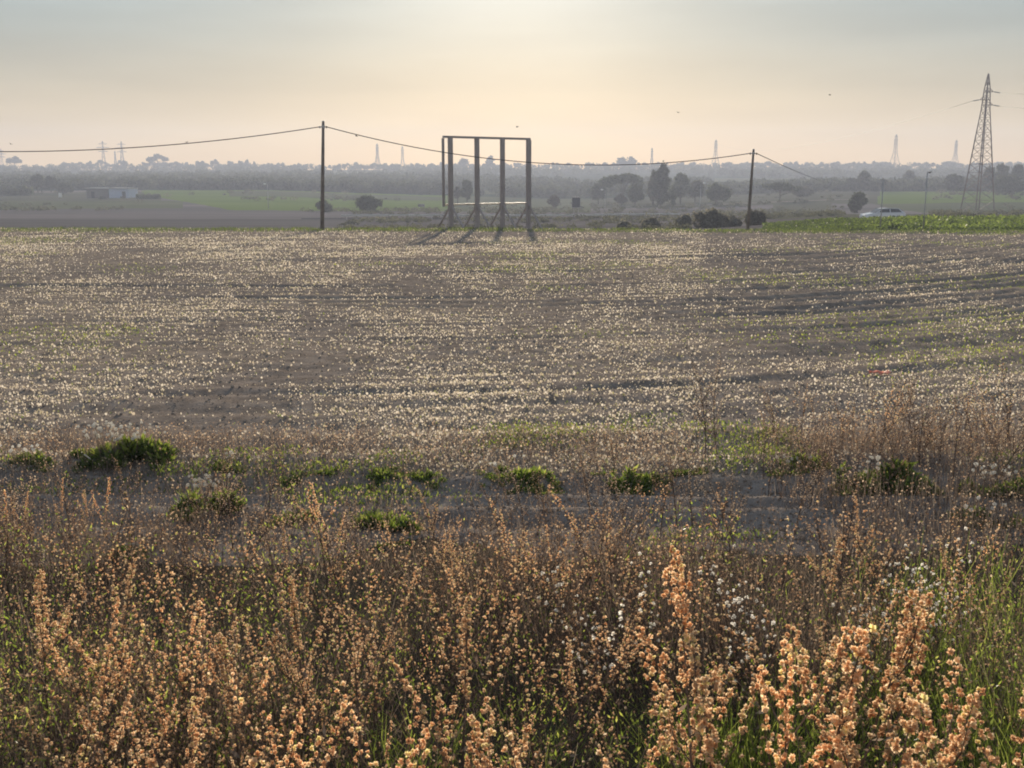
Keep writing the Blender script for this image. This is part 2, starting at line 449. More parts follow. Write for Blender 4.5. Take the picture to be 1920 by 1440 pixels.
def blobs_round(H, W, base=.2, seed=0, n=15):
    r = np.random.default_rng(seed); out = []
    for i in range(n):
        a = r.uniform(0, 2 * pi); t = r.uniform(0, 1)
        z = H * (base + (1 - base) * (.18 + .66 * t)); rr = W / 2 * sin(pi * (.15 + .75 * t)) * .62 * sqrt(r.uniform(.3, 1)) * 1.15
        s = W * r.uniform(.10, .24)
        out.append((rr * cos(a), rr * sin(a), z, s, s, min(s * .85, H - z if H - z > .3 * s else .3 * s)))
    out.append((0, 0, H * (base + (1 - base) * .55), W * .33, W * .33, H * (1 - base) * .36))
    return out
def blobs_umbrella(H, W, seed=0, n=14):
    r = np.random.default_rng(seed); out = []
    for i in range(n):
        a = r.uniform(0, 2 * pi); q = sqrt(r.uniform(0, 1)); rr = W * .40 * q
        s = W * r.uniform(.12, .18)
        z = H * (.90 - .26 * q * q)
        out.append((rr * cos(a), rr * sin(a), z, s, s, H * .11))
    return out
def blobs_column(H, W, seed=0, n=9, base=.1):
    r = np.random.default_rng(seed); out = []
    for i in range(n):
        t = (i + .5) / n; z = H * (base + (1 - base) * t * .96)
        w = W / 2 * (sin(pi * (.12 + .82 * t)) ** .7)
        a = r.uniform(0, 2 * pi); o = w * .35
        out.append((o * cos(a), o * sin(a), z, w * .75, w * .75, H * .13))
    return out

def bush(name, loc, H, W, seed, mat, label, nleaf=900, ls=.12, D=None, group=None, cat='bush', n=8):
    root = empty(name, loc); tag(root, label, cat, group)
    r = np.random.default_rng(seed); D = D or W
    bl = []
    for i in range(n):
        x = r.uniform(-.36, .36) * W; y = r.uniform(-.3, .3) * D; s = W * r.uniform(.16, .26)
        h = H * (1 - (2 * x / W) ** 2 * .55) * r.uniform(.75, 1)
        bl.append((x, y, h * .5, s, min(s, D * .4), h * .52))
    tb = MB()
    for b in bl: tb.tube([(b[0] * .3, b[1] * .3, -.05), (b[0] * .8, b[1] * .8, b[2] * .6), (b[0], b[1], b[2] * 1.4)], [.03 * W, .02 * W, .006 * W], 5)
    tb.build('stem', M['bark'], root)
    P = crown_points(bl, nleaf, r); P[:, 2] = np.maximum(P[:, 2], .02)
    V, Fq = quad_cloud(P, r.uniform(.6, 1.3, nleaf) * ls, r, .7)
    np_mesh('foliage', V, [Fq], mat, root, tint=np.repeat(np.clip(r.normal(.5, .25, nleaf), 0, 1), 4))
    return root

FD, FO, FB = M['foliage_dark'], M['foliage_olive'], M['foliage_bare']
def T(px, Y, toprow, wpx, kind, label, mat=FD, nleaf=2600, base=.2, seed=None, name=None, group=None, cat='tree'):
    x, y, z = at(px, Y, 370)
    H = EYE + float(slope(toprow)) * Y - z; W = wpx * m_per_px(Y)
    seed = seed or int(px * 7 + Y)
    ls = .0011 * Y
    if kind == 'round': bl = blobs_round(H, W, base, seed); tt = .65
    elif kind == 'umbrella': bl = blobs_umbrella(H, W, seed); tt = .75
    elif kind == 'column': bl = blobs_column(H, W, seed, base=base); tt = .85
    nm = name or {'round': 'broadleaf_tree', 'umbrella': 'umbrella_pine', 'column': 'cypress_tree'}[kind]
    return tree(nm, (x, y, z), H, bl, max(.16, H * .022), nleaf, ls, seed, mat, label, group, tt, cat)

T(72, 440, 327, 28, 'round', 'round dark tree, left one of the touching pair beyond the tan field at far left')
T(97, 436, 330, 24, 'round', 'round dark tree, right one of the touching pair beyond the tan field at far left')
T(124, 425, 342, 30, 'round', 'low rounded dark tree between the round tree pair and the grey shed', base=.08)
T(20, 450, 346, 60, 'round', 'wide low dark tree clump at the far left edge of the valley', base=.05)
T(876, 372, 336, 28, 'round', 'dark leaning teardrop-shaped tree seen through the left half of the steel frame', base=.08, seed=5)
T(858, 372, 349, 16, 'round', 'small thin tree just left of the teardrop-shaped tree inside the steel frame', FB, 900)
T(1168, 392, 325, 96, 'umbrella', 'broad spreading umbrella pine, the widest crown in the valley', nleaf=4200)
T(1122, 400, 343, 34, 'round', 'dark rounded tree under the left end of the broad umbrella pine crown', base=.1)
T(1191, 352, 344, 36, 'round', 'medium rounded tree on a short trunk in front of the broad umbrella pine', seed=21)
T(1165, 356, 364, 24, 'round', 'small thin tree left of the medium rounded tree in the pale meadow', FB, 1000)
T(1239, 345, 309, 42, 'column', 'tallest dark tree of the valley, a ragged column right of the umbrella pine', nleaf=4200, base=.12, name='poplar_tree')
T(1225, 352, 322, 26, 'column', 'ragged grey tree joined to the left side of the tallest dark tree', FO, 2000, name='poplar_tree')
T(1262, 342, 351, 11, 'column', 'slim dark cypress standing alone right of the tallest tree', nleaf=1300, base=.12)
T(1276, 378, 324, 44, 'round', 'bulky dark tree just behind and right of the tallest tree', base=.1)
T(1303, 385, 338, 44, 'round', 'rounded hazy tree between the bulky dark tree and the mushroom-shaped tree', FO)
T(1343, 344, 342, 52, 'round', 'mushroom-shaped round tree on a short trunk left of the leaning pole', nleaf=3800, base=.2, seed=31)
T(1362, 400, 352, 24, 'round', 'small hazy tree right behind the mushroom-shaped tree', FO)
T(1462, 352, 342, 74, 'umbrella', 'flat-topped umbrella pine just right of the leaning pole', nleaf=2800)
T(1506, 400, 350, 40, 'round', 'hazy bushy tree beyond the right end of the flat-topped pine', FO, base=.05)
T(1618, 452, 321, 26, 'round', 'dark tree with an open gap in its crown, right end of the sloping hedge', nleaf=1800, base=.25, seed=12)
T(1594, 455, 333, 30, 'round', 'dark lumpy tree left of the tree with the open crown', base=.05)
T(1656, 440, 334, 26, 'round', 'spiky dark tree between the open-crowned tree and the tall lamp post', FO, base=.05)
T(1608, 250, 359, 42, 'round', 'dark hazy bushy tree above the white car', base=.03, nleaf=2200)
T(1702, 520, 320, 30, 'round', 'pale hazy tree left of the big pylon above the dark hedge', FO, base=.05)
T(1786, 430, 327, 40, 'round', 'grey rounded tree touching the left legs of the big pylon', base=.06)
T(1852, 440, 310, 30, 'round', 'dark tree immediately right of the big pylon', base=.05, nleaf=3000)
T(1876, 450, 304, 34, 'round', 'tall dark tree second to the right of the big pylon', base=.05, nleaf=3000)
T(1905, 445, 306, 36, 'round', 'tall dark tree at the far right edge of the photo', base=.05, nleaf=3000)
T(1890, 400, 328, 60, 'round', 'low dark tree in front of the tall dark trees right of the pylon', base=.03, nleaf=3000)
T(690, 268, 366, 58, 'round', 'wide round-topped bush halfway between the tall pole and the steel frame', base=.02, nleaf=3200, name='broadleaf_bush', cat='bush')
T(608, 262, 376, 38, 'round', 'rounded dark bush directly behind the tall wooden pole', base=.02, nleaf=2000, name='broadleaf_bush', cat='bush')
T(1038, 330, 364, 26, 'round', 'thin brown tree right of the steel frame', FB, 800, base=.1)

# ridge trees
def ridge_proto(i):
    r = np.random.default_rng(500 + i)
    H = 10; mb = MB(); kind = i % 4
    if kind == 0: bl = blobs_umbrella(H, 10, i, 8)
    elif kind == 1: bl = blobs_round(H, 7.5, .3, i, 6)
    elif kind == 2: bl = blobs_round(H, 9, .15, i, 7)
    else: bl = blobs_column(H, 5, i, 6, .3)
    tb, V, Fq, ti = tree_parts(H, bl, .26, 620, .72, 600 + i, trunk_top=.7)
    tv = np.array(tb.v); tf4 = np.array([f for f in tb.f if len(f) == 4])
    VV = np.concatenate([V, tv]); ff = np.concatenate([Fq, tf4 + len(V)])
    return np_mesh('ridge_tree', VV, [ff], [M['foliage_olive'], M['bark']], tint=np.concatenate([ti, np.full(len(tv), .4)]), matidx=[0] * len(Fq) + [1] * len(tf4), link=False).data
RP = [ridge_proto(i) for i in range(12)]
def ridge(px, Y0, hpx, i, label='small hazy tree in the long row along the skyline ridge', group='trees along the skyline ridge', wf=1.0):
    Y = float(near_y(Y0)); x = ax(px, 315) * Y; o = bpy.data.objects.new('ridge_tree', RP[i]); COL.objects.link(o)
    H = hpx * m_per_px(Y); s = H / 10
    o.location = (x, Y, g1(x, Y) - .4); o.scale = (s * wf, s * wf, s); o.rotation_euler = (0, 0, random.uniform(0, 6.28))
    return tag(o, label, 'tree', group)
px = -120.0
while px < 2060:
    u = (px + 120) / 2180
    if px < 480: h = random.uniform(11, 21); kinds = (0, 0, 4, 8, 3, 7, 1, 9)
    else: h = random.uniform(8, 15); kinds = (1, 2, 5, 6, 9, 10, 0)
    if vnoise(np.array([px * .02]), np.array([.5]), 3)[0] > .18:
        ridge(px, random.uniform(1470, 1560), h, random.choice(kinds), wf=random.uniform(.8, 1.25))
    px += random.uniform(4.6, 9.6)
ridge(296, 1440, 31, 0, 'tallest umbrella-topped tree on the left ridge, right of the pylon pair', 'trees along the skyline ridge', 1.3)
ridge(28, 1440, 27, 0, 'broad umbrella-topped tree on the ridge at the far left', 'trees along the skyline ridge', 1.3)
ridge(1164, 1440, 26, 2, 'left of two taller round trees on the ridge above the umbrella pine', 'trees along the skyline ridge', 1.1)
ridge(1184, 1440, 27, 6, 'right of two taller round trees on the ridge above the umbrella pine', 'trees along the skyline ridge', 1.0)
ridge(871, 1450, 24, 2, 'round-topped ridge tree seen through the left bay of the steel frame', 'trees along the skyline ridge', 1.2)
ridge(919, 1450, 27, 3, 'tall ragged ridge tree seen through the middle bay of the steel frame', 'trees along the skyline ridge', 1.3)

# woods on the hillside (one mass)
def far_wood():
    r = np.random.default_rng(77); C = []; S = []
    cand = 7000
    pxs = r.uniform(-200, 2120, cand); Ys = np.exp(r.uniform(math.log(480), math.log(1500), cand))
    Yt = near_y(Ys); X = ax(pxs, 335) * Yt
    nb = fbm(X * .006, Ys * .006, 61, 3)
    keep = np.zeros(cand, bool)
    keep |= (pxs < 840) & (nb > .40)
    keep |= (pxs < 620) & (nb > .33) & (Ys > 600)
    keep |= (pxs >= 840) & (pxs < 1330) & (nb > .50)
    keep |= (pxs >= 1330) & (pxs < 1660) & ((Ys > 1040) | (Ys < 640)) & (nb > .42)
    keep |= (pxs >= 1660) & (nb > .40)
    keep |= (Ys > 1330) & (nb > .25)
    keep &= ~((Ys > 1240) & (Ys < 1400) & (pxs > 560) & (pxs < 900) & (nb < .55))
    X = X[keep]; Ys = Yt[keep]; Z = gz(X, Ys)
    n = len(X); hgt = r.uniform(3.5, 6.5, n) * np.interp(Ys, [470, 1000], [.8, 1.05]); k = 60
    c = np.stack([X, Ys, Z + hgt * .5], 1)[:, None, :]
    d = rand_dirs(n * k, r).reshape(n, k, 3) * (r.uniform(.3, 1, (n, k, 1)) ** .5)
    P = (c + d * np.stack([hgt * .62, hgt * .62, hgt * .5], 1)[:, None, :]).reshape(-1, 3)
    V, Fq = quad_cloud(P, r.uniform(.7, 1.4, len(P)) * .62, r, .75)
    ti = np.repeat(np.clip(np.repeat(r.uniform(.1, .8, n), k) + r.normal(0, .15, n * k), 0, 1), 4)
    tag(np_mesh('far_wood', V, [Fq], M['foliage_dark'], tint=ti), 'hazy dark woodland covering the distant hillside', 'woodland', kind='stuff')
far_wood()

def hedge(px0, px1, Y, h0, h1, seed, label, mat=FD):
    r = np.random.default_rng(seed); n = int(abs(px1 - px0) * 26)
    pxs = r.uniform(px0, px1, n); Yj = Y + r.normal(0, 1.2, n)
    X = ax(pxs, 355) * Yj; Z = gz(X, Yj)
    hh = (h0 + (h1 - h0) * (pxs - px0) / (px1 - px0)) * (.55 + .75 * vnoise(pxs * .13, pxs * 0, seed))
    P = np.stack([X, Yj, Z + hh * r.uniform(0, 1, n) ** .8], 1)
    mid = P.mean(0); mid[2] = Z.min()
    V, Fq = quad_cloud(P - mid, r.uniform(.6, 1.3, n) * .0012 * Y, r, .75)
    o = np_mesh('hedge', V, [Fq], mat, tint=np.repeat(np.clip(r.normal(.4, .22, n), 0, 1), 4)); o.location = mid
    return tag(o, label, 'hedge')
hedge(1655, 1960, 448, 2.5, 3.2, 1, 'dark straight hedge behind the green field at right')
hedge(1520, 1650, 450, 1.6, 5.0, 2, 'dark hedge rising towards the tree with the open crown')
hedge(1370, 1530, 470, 2.2, 3.0, 3, 'low hazy hedge crossing behind the leaning pole')
hedge(-80, 62, 405, 3.4, 2.8, 4, 'dark hedge at the far left edge below the round trees')
hedge(255, 300, 372, 1.6, 1.2, 6, 'low dark hedge beside the pale blue shed')
hedge(300, 840, 476, 3.5, 4.0, 5, 'long dark hedge along the far side of the green field')

M['foliage_hazed'] = leaf_mat('foliage_hazed', [(0, (.13, .125, .09)), (1, (.30, .28, .21))], .5)  # leaves lightened, haze and glare over the backlit bushes put into the colour
FG = M['foliage_hazed']
# bushes just beyond the crest
def B(px, Y, toprow, wpx, label, mat=FG, n=1600, seed=None):
    x, y, z = at(px, Y, 410); H = EYE + float(slope(toprow)) * Y - z
    return bush('valley_bush', (x, y, z), max(H, .4), wpx * m_per_px(Y), seed or int(px), mat, label, n, .0016 * Y)
B(1330, 118, 390, 70, 'dark bushy shrub with ragged top, the largest just past the field edge', FG, n=3600)
B(1284, 122, 402, 36, 'low dark shrub left of the largest ragged shrub past the field edge', FG)
B(1372, 120, 405, 40, 'low dark shrub right of the largest ragged shrub past the field edge')
B(1412, 112, 391, 42, 'pointed dark shrub just right of the foot of the leaning pole', n=2200)
B(1222, 124, 408, 40, 'low grey shrub in front of the crash barrier', FG)
B(1170, 118, 414, 30, 'small low shrub at the field edge below the umbrella pine', FG)
def scrub():
    r = np.random.default_rng(91); n = 5200
    pxs = r.uniform(-150, 2080, n); Ys = np.exp(r.uniform(math.log(105), math.log(455), n)); X = ax(pxs, 390) * Ys
    nb = fbm(X * .035, Ys * .05, 17, 3)
    k = (nb > .60) | ((Ys < 190) & (pxs > 1100) & (pxs < 1480) & (nb > .47)) | ((np.abs(Ys - 272 - 8 * nb) < 5) & (pxs < 880) & (nb > .40)) | ((Ys < 200) & (pxs < 330) & (nb > .54)) | ((np.abs(Ys - 340) < 9) & (pxs > 1150) & (nb > .45))
    k &= ~((Ys < 262) & (pxs < 640))
    k &= ~((Ys > 275) & (Ys < 470) & (pxs > 270) & (pxs < 840) & (nb < .66)) & (np.abs(pxs - 1665) > 85)
    X, Ys = X[k], Ys[k]; n = len(X); Z = gz(X, Ys); h = r.uniform(.25, 1.0, n) * (.6 + Ys / 500); kk = 44
    d = rand_dirs(n * kk, r).reshape(n, kk, 3) * r.uniform(.3, 1, (n, kk, 1)) ** .5
    P = (np.stack([X, Ys, Z + h * .45], 1)[:, None] + d * np.stack([h * 1.3, h * 1.1, h * .6], 1)[:, None]).reshape(-1, 3)
    V, Fq = quad_cloud(P, r.uniform(.6, 1.4, len(P)) * np.repeat(.05 + .00055 * Ys, kk), r, .7)
    tag(np_mesh('valley_scrub', V, [Fq], FO, tint=np.repeat(np.clip(np.repeat(r.uniform(.1, .9, n), kk) + r.normal(0, .12, len(P)), 0, 1), 4)), 'low grey-green scrub scattered over the hazy valley floor', 'scrub', kind='stuff')
scrub()

# ------------------------------------------------------------------ built things
M['wood'] = solid('weathered_wood', (.15, .125, .10), .9, var=.35, scale=2.5)
M['steel'] = solid('grey_painted_steel', (.30, .265, .25), .65, .0, var=.12, scale=1.5)
M['steel_sunlit'] = solid('sunlit_steel', (.55, .48, .36), .5, .1, var=.2, scale=3)  # frame steel made paler: low sun on the bottom beam put into the colour
M['galv'] = solid('galvanised_steel', (.34, .34, .34), .45, .7, var=.2)
M['pylon'] = solid('pylon_steel', (.14, .10, .085), .6, .3, var=.3, scale=1)
M['cable'] = solid('black_cable', (.03, .03, .03), .6)
M['lampwhite'] = solid('lamp_housing', (.8, .8, .78), .15, .0, spec=.9, var=.05)
M['signdark'] = solid('sign_back', (.05, .055, .075), .6, var=.2)
M['rail'] = solid('zinc_barrier', (.62, .61, .58), .35, .6, var=.12)

# --- empty billboard frame
def billboard():
    phi = atan(4.6 / 6.0); W = 7.25
    x, y, z = at(846, 79.5, 428)
    root = empty('billboard_frame', (x, y, z), phi)
    tag(root, 'tall empty steel billboard frame on four braced posts at the far edge of the field', 'billboard frame')
    px = [0, 2.38, 4.75, W]
    H = EYE + float(slope(257.5)) * 79.5 - z
    ZB = EYE + float(slope(386)) * 79.5 - z
    for i in range(4):
        zz = g1(x + px[i] * cos(phi), y + px[i] * sin(phi)) - z
        m = MB(); m.box((px[i], 0, (H + zz - .3) / 2), (.30, .24, H - zz + .3)); m.box((px[i], 0, ZB - .05), (.36, .30, .25))
        p = m.build('post', M['steel'], root)
        for sgn in (-1, 1):
            b = MB(); b.tube([(px[i], sgn * .10, ZB - .05), (px[i] + .1 * sgn, sgn * 2.1, zz - .1)], .075, 6)
            b.box((px[i] + .1 * sgn, sgn * 2.1, zz + .02), (.3, .3, .1))
            b.build('brace', M['steel'], p)
    ZB = EYE + float(slope(384)) * 79.5 - z
    x0, x1, yb = -.45, W + .38, .28
    t = MB(); t.box(((x0 + x1) / 2, yb, H + .04), (x1 - x0, .14, .16)); t.box((W / 2, .02, H + .035), (W + .3, .10, .12)); t.build('top_beam', M['steel'], root)
    b = MB(); b.box(((x0 + x1) / 2 + .05, yb, ZB), (x1 - x0 - .25, .12, .13)); b.build('bottom_beam', M['steel_sunlit'], root)
    for xx in (x0, x1):
        s = MB(); s.box((xx, yb, (ZB - .16 + H) / 2 - .02), (.16, .13, H - ZB + .16 - .08)); s.build('side_beam', M['steel'], root)
billboard()

# --- wooden poles and their cable
def pole(px_top, row_top, px_bot, Y, r0, label):
    x, y, z = at(px_bot, Y, 428)
    zt = EYE + float(slope(row_top)) * Y; xt = ax(px_top, row_top) * Y
    root = empty('utility_pole', (x, y, z)); tag(root, label, 'utility pole')
    d = np.array([xt - x, 0, zt - z])
    m = MB(); m.tube([-.06 * d, d * .3, d * .7, d], [r0 * 1.15, r0 * 1.05, r0 * .88, r0 * .72], 12); m.build('shaft', M['wood'], root, True)
    c = MB(); c.tube([d * .999, d * 1.012], [r0 * .8, r0 * .55], 10); c.build('cap', M['galv'], root, True)
    b = MB(); q = d * .957; b.tube([q + (-.25, -.02, 0), q + (.25, -.02, 0)], .03, 6); b.tube([q + (0, 0, -.09), q + (0, 0, .09)], r0 * .95, 10)
    bk = b.build('bracket', M['galv'], root)
    for sx in (-.22, .22):
        i = MB(); i.tube([q + (sx, -.02, -.1), q + (sx, -.02, -.03), q + (sx, -.02, .05)], [.025, .05, .035], 8); i.build('insulator', M['cable'], bk, True)
    return np.array([x, y, z]) + q
qa = pole(606, 229, 604, 74, .125, 'tall wooden utility pole left of the steel billboard frame')
qb = pole(1413, 281, 1402, 77, .105, 'shorter leaning wooden utility pole right of the valley trees')
def cable(name, a, b, sag, r, label, n=26, mat='cable'):
    a = np.array(a, float); b = np.array(b, float)
    pts = [a * (1 - t) + b * t - np.array([0, 0, sag * 4 * t * (1 - t)]) for t in np.linspace(0, 1, n)]
    o0 = pts[0]; m = MB(); m.tube([p - o0 for p in pts], r, 5)
    o = m.build(name, M[mat], None, True); o.location = o0
    return tag(o, label, 'cable')
zl = EYE + float(slope(262)) * 70
cable('overhead_cable', (ax(-420, 262) * 70, 70, zl), qa + (-.22, 0, 0), 1.15, .032, 'thick black cable sagging from the left border up to the tall pole')
cable('overhead_cable', qa + (.22, 0, 0), qb + (-.22, 0, 0), 1.55, .032, 'thick black cable sagging behind the steel frame between the two wooden poles')
cable('overhead_cable', qb + (.22, 0, 0), (ax(1597, 342) * 455, 455, EYE + float(slope(343)) * 455), 1.5, .03, 'cable running down from the leaning pole towards the right')

# --- lattice pylons
def lattice(prof_pts, nseg, r_leg, r_br, rot=0.):
    """prof_pts: [(z, half)] ; returns leg point lists and bracing segments"""
    zs = np.array([p[0] for p in prof_pts]); hs = np.array([p[1] for p in prof_pts])
    zz = np.linspace(0, 1, nseg + 1) ** .85 * zs[-1]; hh = np.interp(zz, zs, hs)
    legs = []; br = []
    def P(i, k): a = rot + pi / 4 + k * pi / 2; return np.array([hh[i] * sqrt(2) * cos(a), hh[i] * sqrt(2) * sin(a), zz[i]])
    for k in range(4): legs.append([P(i, k) for i in range(nseg + 1)])
    for i in range(nseg):
        for k in range(4):
            br.append((P(i, k), P(i + 1, (k + 1) % 4))); br.append((P(i, (k + 1) % 4), P(i + 1, k)))
            if i: br.append((P(i, k), P(i, (k + 1) % 4)))
    return legs, br

def big_pylon():
    Y = 262; x, y, z = at(1832, Y, 400)
    H = EYE + float(slope(138)) * Y - z
    root = empty('lattice_pylon', (x, y, z)); tag(root, 'tall nearby lattice power pylon at the right with short cross arms', 'pylon')
    f = H / 34.3
    legs, br = lattice([(-.3, 2.75), (0, 2.7), (26.0 * f, .66), (30.5 * f, .48), (H, .05)], 17, .1, .05, R(27))
    for l in legs:
        m = MB(); m.tube(l, [.15] * 10 + [.12] * 8, 5); m.build('leg', M['pylon'], root)
    m = MB()
    for a, b in br: m.tube([a, b], .042, 3, cap=False)
    m.build('bracing', M['pylon'], root)
    ends = []
    for row, sx in ((172, 1), (187, -1), (197, 1)):
        zz = EYE + float(slope(row)) * Y - z
        hx = float(np.interp(zz, [0, 26 * f, 30.5 * f], [2.7, .66, .48]))
        m = MB(); e = np.array([sx * (hx + 1.0), 0, zz])
        for dy in (-hx, hx):
            m.tube([(sx * hx * .9, dy, zz), e], .07, 4); m.tube([(sx * hx * .7, dy, zz + .9), e], .05, 4)
        m.tube([(-hx, -hx, zz), (hx, -hx, zz), (hx, hx, zz), (-hx, hx, zz), (-hx, -hx, zz)], .07, 4)
        arm = m.build('cross_arm', M['pylon'], root)
        i = MB(); ie = e + np.array([sx * 1.5, -.2 * sx, -.25])
        i.tube([e, ie], .04, 5)
        for t in np.linspace(.15, .95, 9): c = e * (1 - t) + ie * t; i.tube([c - (.04 * sx, 0, 0), c + (.04 * sx, 0, 0)], .13, 8)
        i.build('insulator', M['galv'], arm)
        ends.append((np.array([x, y, z]) + ie, sx))
    return ends
ends = big_pylon()
far_tgt = (ax(1341, 268) * 1027, 1027, EYE + float(slope(268)) * 1027)
tgt2 = (ax(2300, 120) * 150, 150, EYE + float(slope(150)) * 150)
cable('power_line', ends[1][0], far_tgt, 9, .03, 'thin power line leaving the left arm of the big pylon', 40)
cable('power_line', ends[0][0], (tgt2[0], tgt2[1], tgt2[2] + 1.6), 1.5, .025, 'thin power line leaving the upper right arm of the big pylon', 20)
cable('power_line', ends[2][0], tgt2, 1.8, .025, 'thin power line leaving the lower right arm of the big pylon', 20)

def far_pylon(px, toprow, Y, kind, label):
    Y = float(near_y(Y))
    x = ax(px, 310) * Y; z = g1(x, Y); H = EYE + float(slope(toprow)) * Y - z
    m = MB(); k = Y / 1100
    if kind == 'waist': pr = [(0, .13 * H), (.5 * H, .034 * H), (.9 * H, .026 * H), (H, .006 * H)]
    else: pr = [(0, .085 * H), (.5 * H, .035 * H), (H, .006 * H)]
    legs, br = lattice(pr, 6, .3, .16, R(random.uniform(0, 40)))
    for l in legs: m.tube(l, .24 * k, 4)
    for a, b in br: m.tube([a, b], .085 * k, 3, cap=False)
    arms = ((.66, .16), (.78, .22), (.90, .14)) if kind == 'arms' else ((.72, .055), (.84, .06), (.93, .05))
    for t, w in arms:
        for s in (-1, 1):
            m.tube([(0, 0, t * H), (s * w * H, 0, t * H)], .22 * k, 4); m.tube([(0, 0, (t + .04) * H), (s * w * H, 0, t * H)], .16 * k, 4)
    o = m.build('distant_pylon', M['pylon']); o.location = (x, Y, z)
    return tag(o, label, 'pylon', 'pylons on the skyline')
for a in ((195, 264, 1700, 'arms', 'left one of the distant pylon pair with wide arms above the left woods'),
          (230, 265, 1700, 'arms', 'right one of the distant pylon pair with wide arms above the left woods'),
          (4, 279, 1760, 'arms', 'tiny distant pylon at the very left border'),
          (217, 283, 1740, 'slim', 'thin short mast between the distant pylon pair at left'),
          (708, 269, 1650, 'waist', 'distant pylon standing just right of the tall wooden pole'),
          (755, 274, 1700, 'waist', 'distant pylon nearest the left side of the steel frame'),
          (1222, 277, 1650, 'slim', 'slim distant pylon behind the tallest valley tree'),
          (1341, 262, 1500, 'waist', 'distant pylon with splayed legs left of the leaning pole'),
          (1677, 252, 1400, 'waist', 'tallest distant pylon with splayed legs, left of the big pylon'),
          (1790, 262, 1600, 'waist', 'distant pylon with splayed legs immediately left of the big pylon')):
    far_pylon(*a)

# --- lamp posts
def lamp(px, Y, toprow, label, lean=0, head=True, r=.06, arm=-1):
    x, y, z = at(px, Y, 405); H = EYE + float(slope(toprow)) * Y - z
    root = empty('lamp_post', (x, y, z)); tag(root, label, 'lamp post')
    m = MB(); m.tube([(0, 0, -.2), (lean * .3, 0, H * .3), (lean, 0, H)], [r * 1.3, r, r * .75], 8); m.build('shaft', M['galv'], root, True)
    if head:
        s = min(1, H / 6) * (.45 if r < .05 else 1)
        a = MB(); a.tube([(lean, 0, H - .05), (lean + arm * .3 * s, 0, H + .12 * s), (lean + arm * .55 * s, 0, H + .14 * s)], r * .55, 6); ar = a.build('lamp_arm', M['galv'], root, True)
        h = MB(); c = np.array([lean + arm * .75 * s, 0, H + .12 * s])
        h.tube([c - (.34 * s, 0, 0), c - (.2 * s, 0, -.02), c + (.2 * s, 0, .02), c + (.34 * s, 0, 0)], [.06 * s, .2 * s, .2 * s, .06 * s], 10); h.build('lamp_head', M['lampwhite'], root, True)
lamp(1134, 228, 357, 'lamp post with a bright white head below the umbrella pine', r=.07)
lamp(1312, 236, 345, 'plain grey lamp post in front of the mushroom-shaped tree', r=.08, arm=1)
lamp(504, 286, 346, 'distant lamp post in the green field left of the tall pole', r=.09)
lamp(1652, 82.5, 337, 'thin post with a pale lamp head above the white car', r=.045)
lamp(1733, 82.5, 323, 'thin grey post between the white car and the big pylon', r=.045, arm=1)

# --- crash barrier
def barrier():
    Y = 202.5; p0, p1 = 640, 1275
    x0, x1 = ax(p0, 411) * Y, ax(p1, 411) * Y
    root = empty('crash_barrier', (x0, Y, g1(x0, Y))); tag(root, 'long pale metal crash barrier along the road behind the steel frame', 'crash barrier')
    zb = g1(x0, Y); xs = np.linspace(x0, x1, 40); zs = gz(xs, np.full(40, Y)) - zb
    m = MB(); prof_ = [(0, .52), (-.05, .56), (-.05, .64), (0, .68), (-.05, .72), (-.05, .80), (0, .84), (.01, .84), (.01, .52)]
    n = len(prof_); V = []
    for xx, zz in zip(xs, zs):
        for a, b in prof_: V.append((xx - x0, a, zz + b))
    Fc = [(i * n + k, i * n + (k + 1) % n, (i + 1) * n + (k + 1) % n, (i + 1) * n + k) for i in range(39) for k in range(n)]
    m.add(V, Fc); m.build('rail', M['rail'], root)
    for xx in np.arange(x0 + 1, x1, 4.0):
        b = MB(); zz = float(np.interp(xx, xs, zs)); b.box((xx - x0, .08, zz + .35), (.1, .12, .9)); b.build('post', M['rail'], root)
barrier()

# --- square sign seen from behind
def sign():
    Y = 226; x, y, z = at(1080, Y, 400); root = empty('road_sign', (x, y, z)); tag(root, 'square dark sign board on two posts right of the steel frame', 'sign')
    s = m_per_px(Y); zb = EYE + float(slope(389)) * Y - z; zt = EYE + float(slope(370)) * Y - z
    m = MB(); m.box((0, 0, (zb + zt) / 2), (15 * s, .06, zt - zb)); b = m.build('board', M['signdark'], root)
    f = MB(); h = zt - zb
    for c, d in (((0, -.045, zt + .03), (15 * s + .12, .1, .06)), ((0, -.045, zb - .03), (15 * s + .12, .1, .06)), ((-7.5 * s - .03, -.045, (zb + zt) / 2), (.06, .1, h)), ((7.5 * s + .03, -.045, (zb + zt) / 2), (.06, .1, h))): f.box(c, d)
    f.build('rim', M['galv'], b)
    for sx in (-.45, .45):
        p = MB(); p.tube([(sx, .09, -.2), (sx, .09, zt - .1)], .05, 8); p.build('post', M['galv'], root, True)
sign()

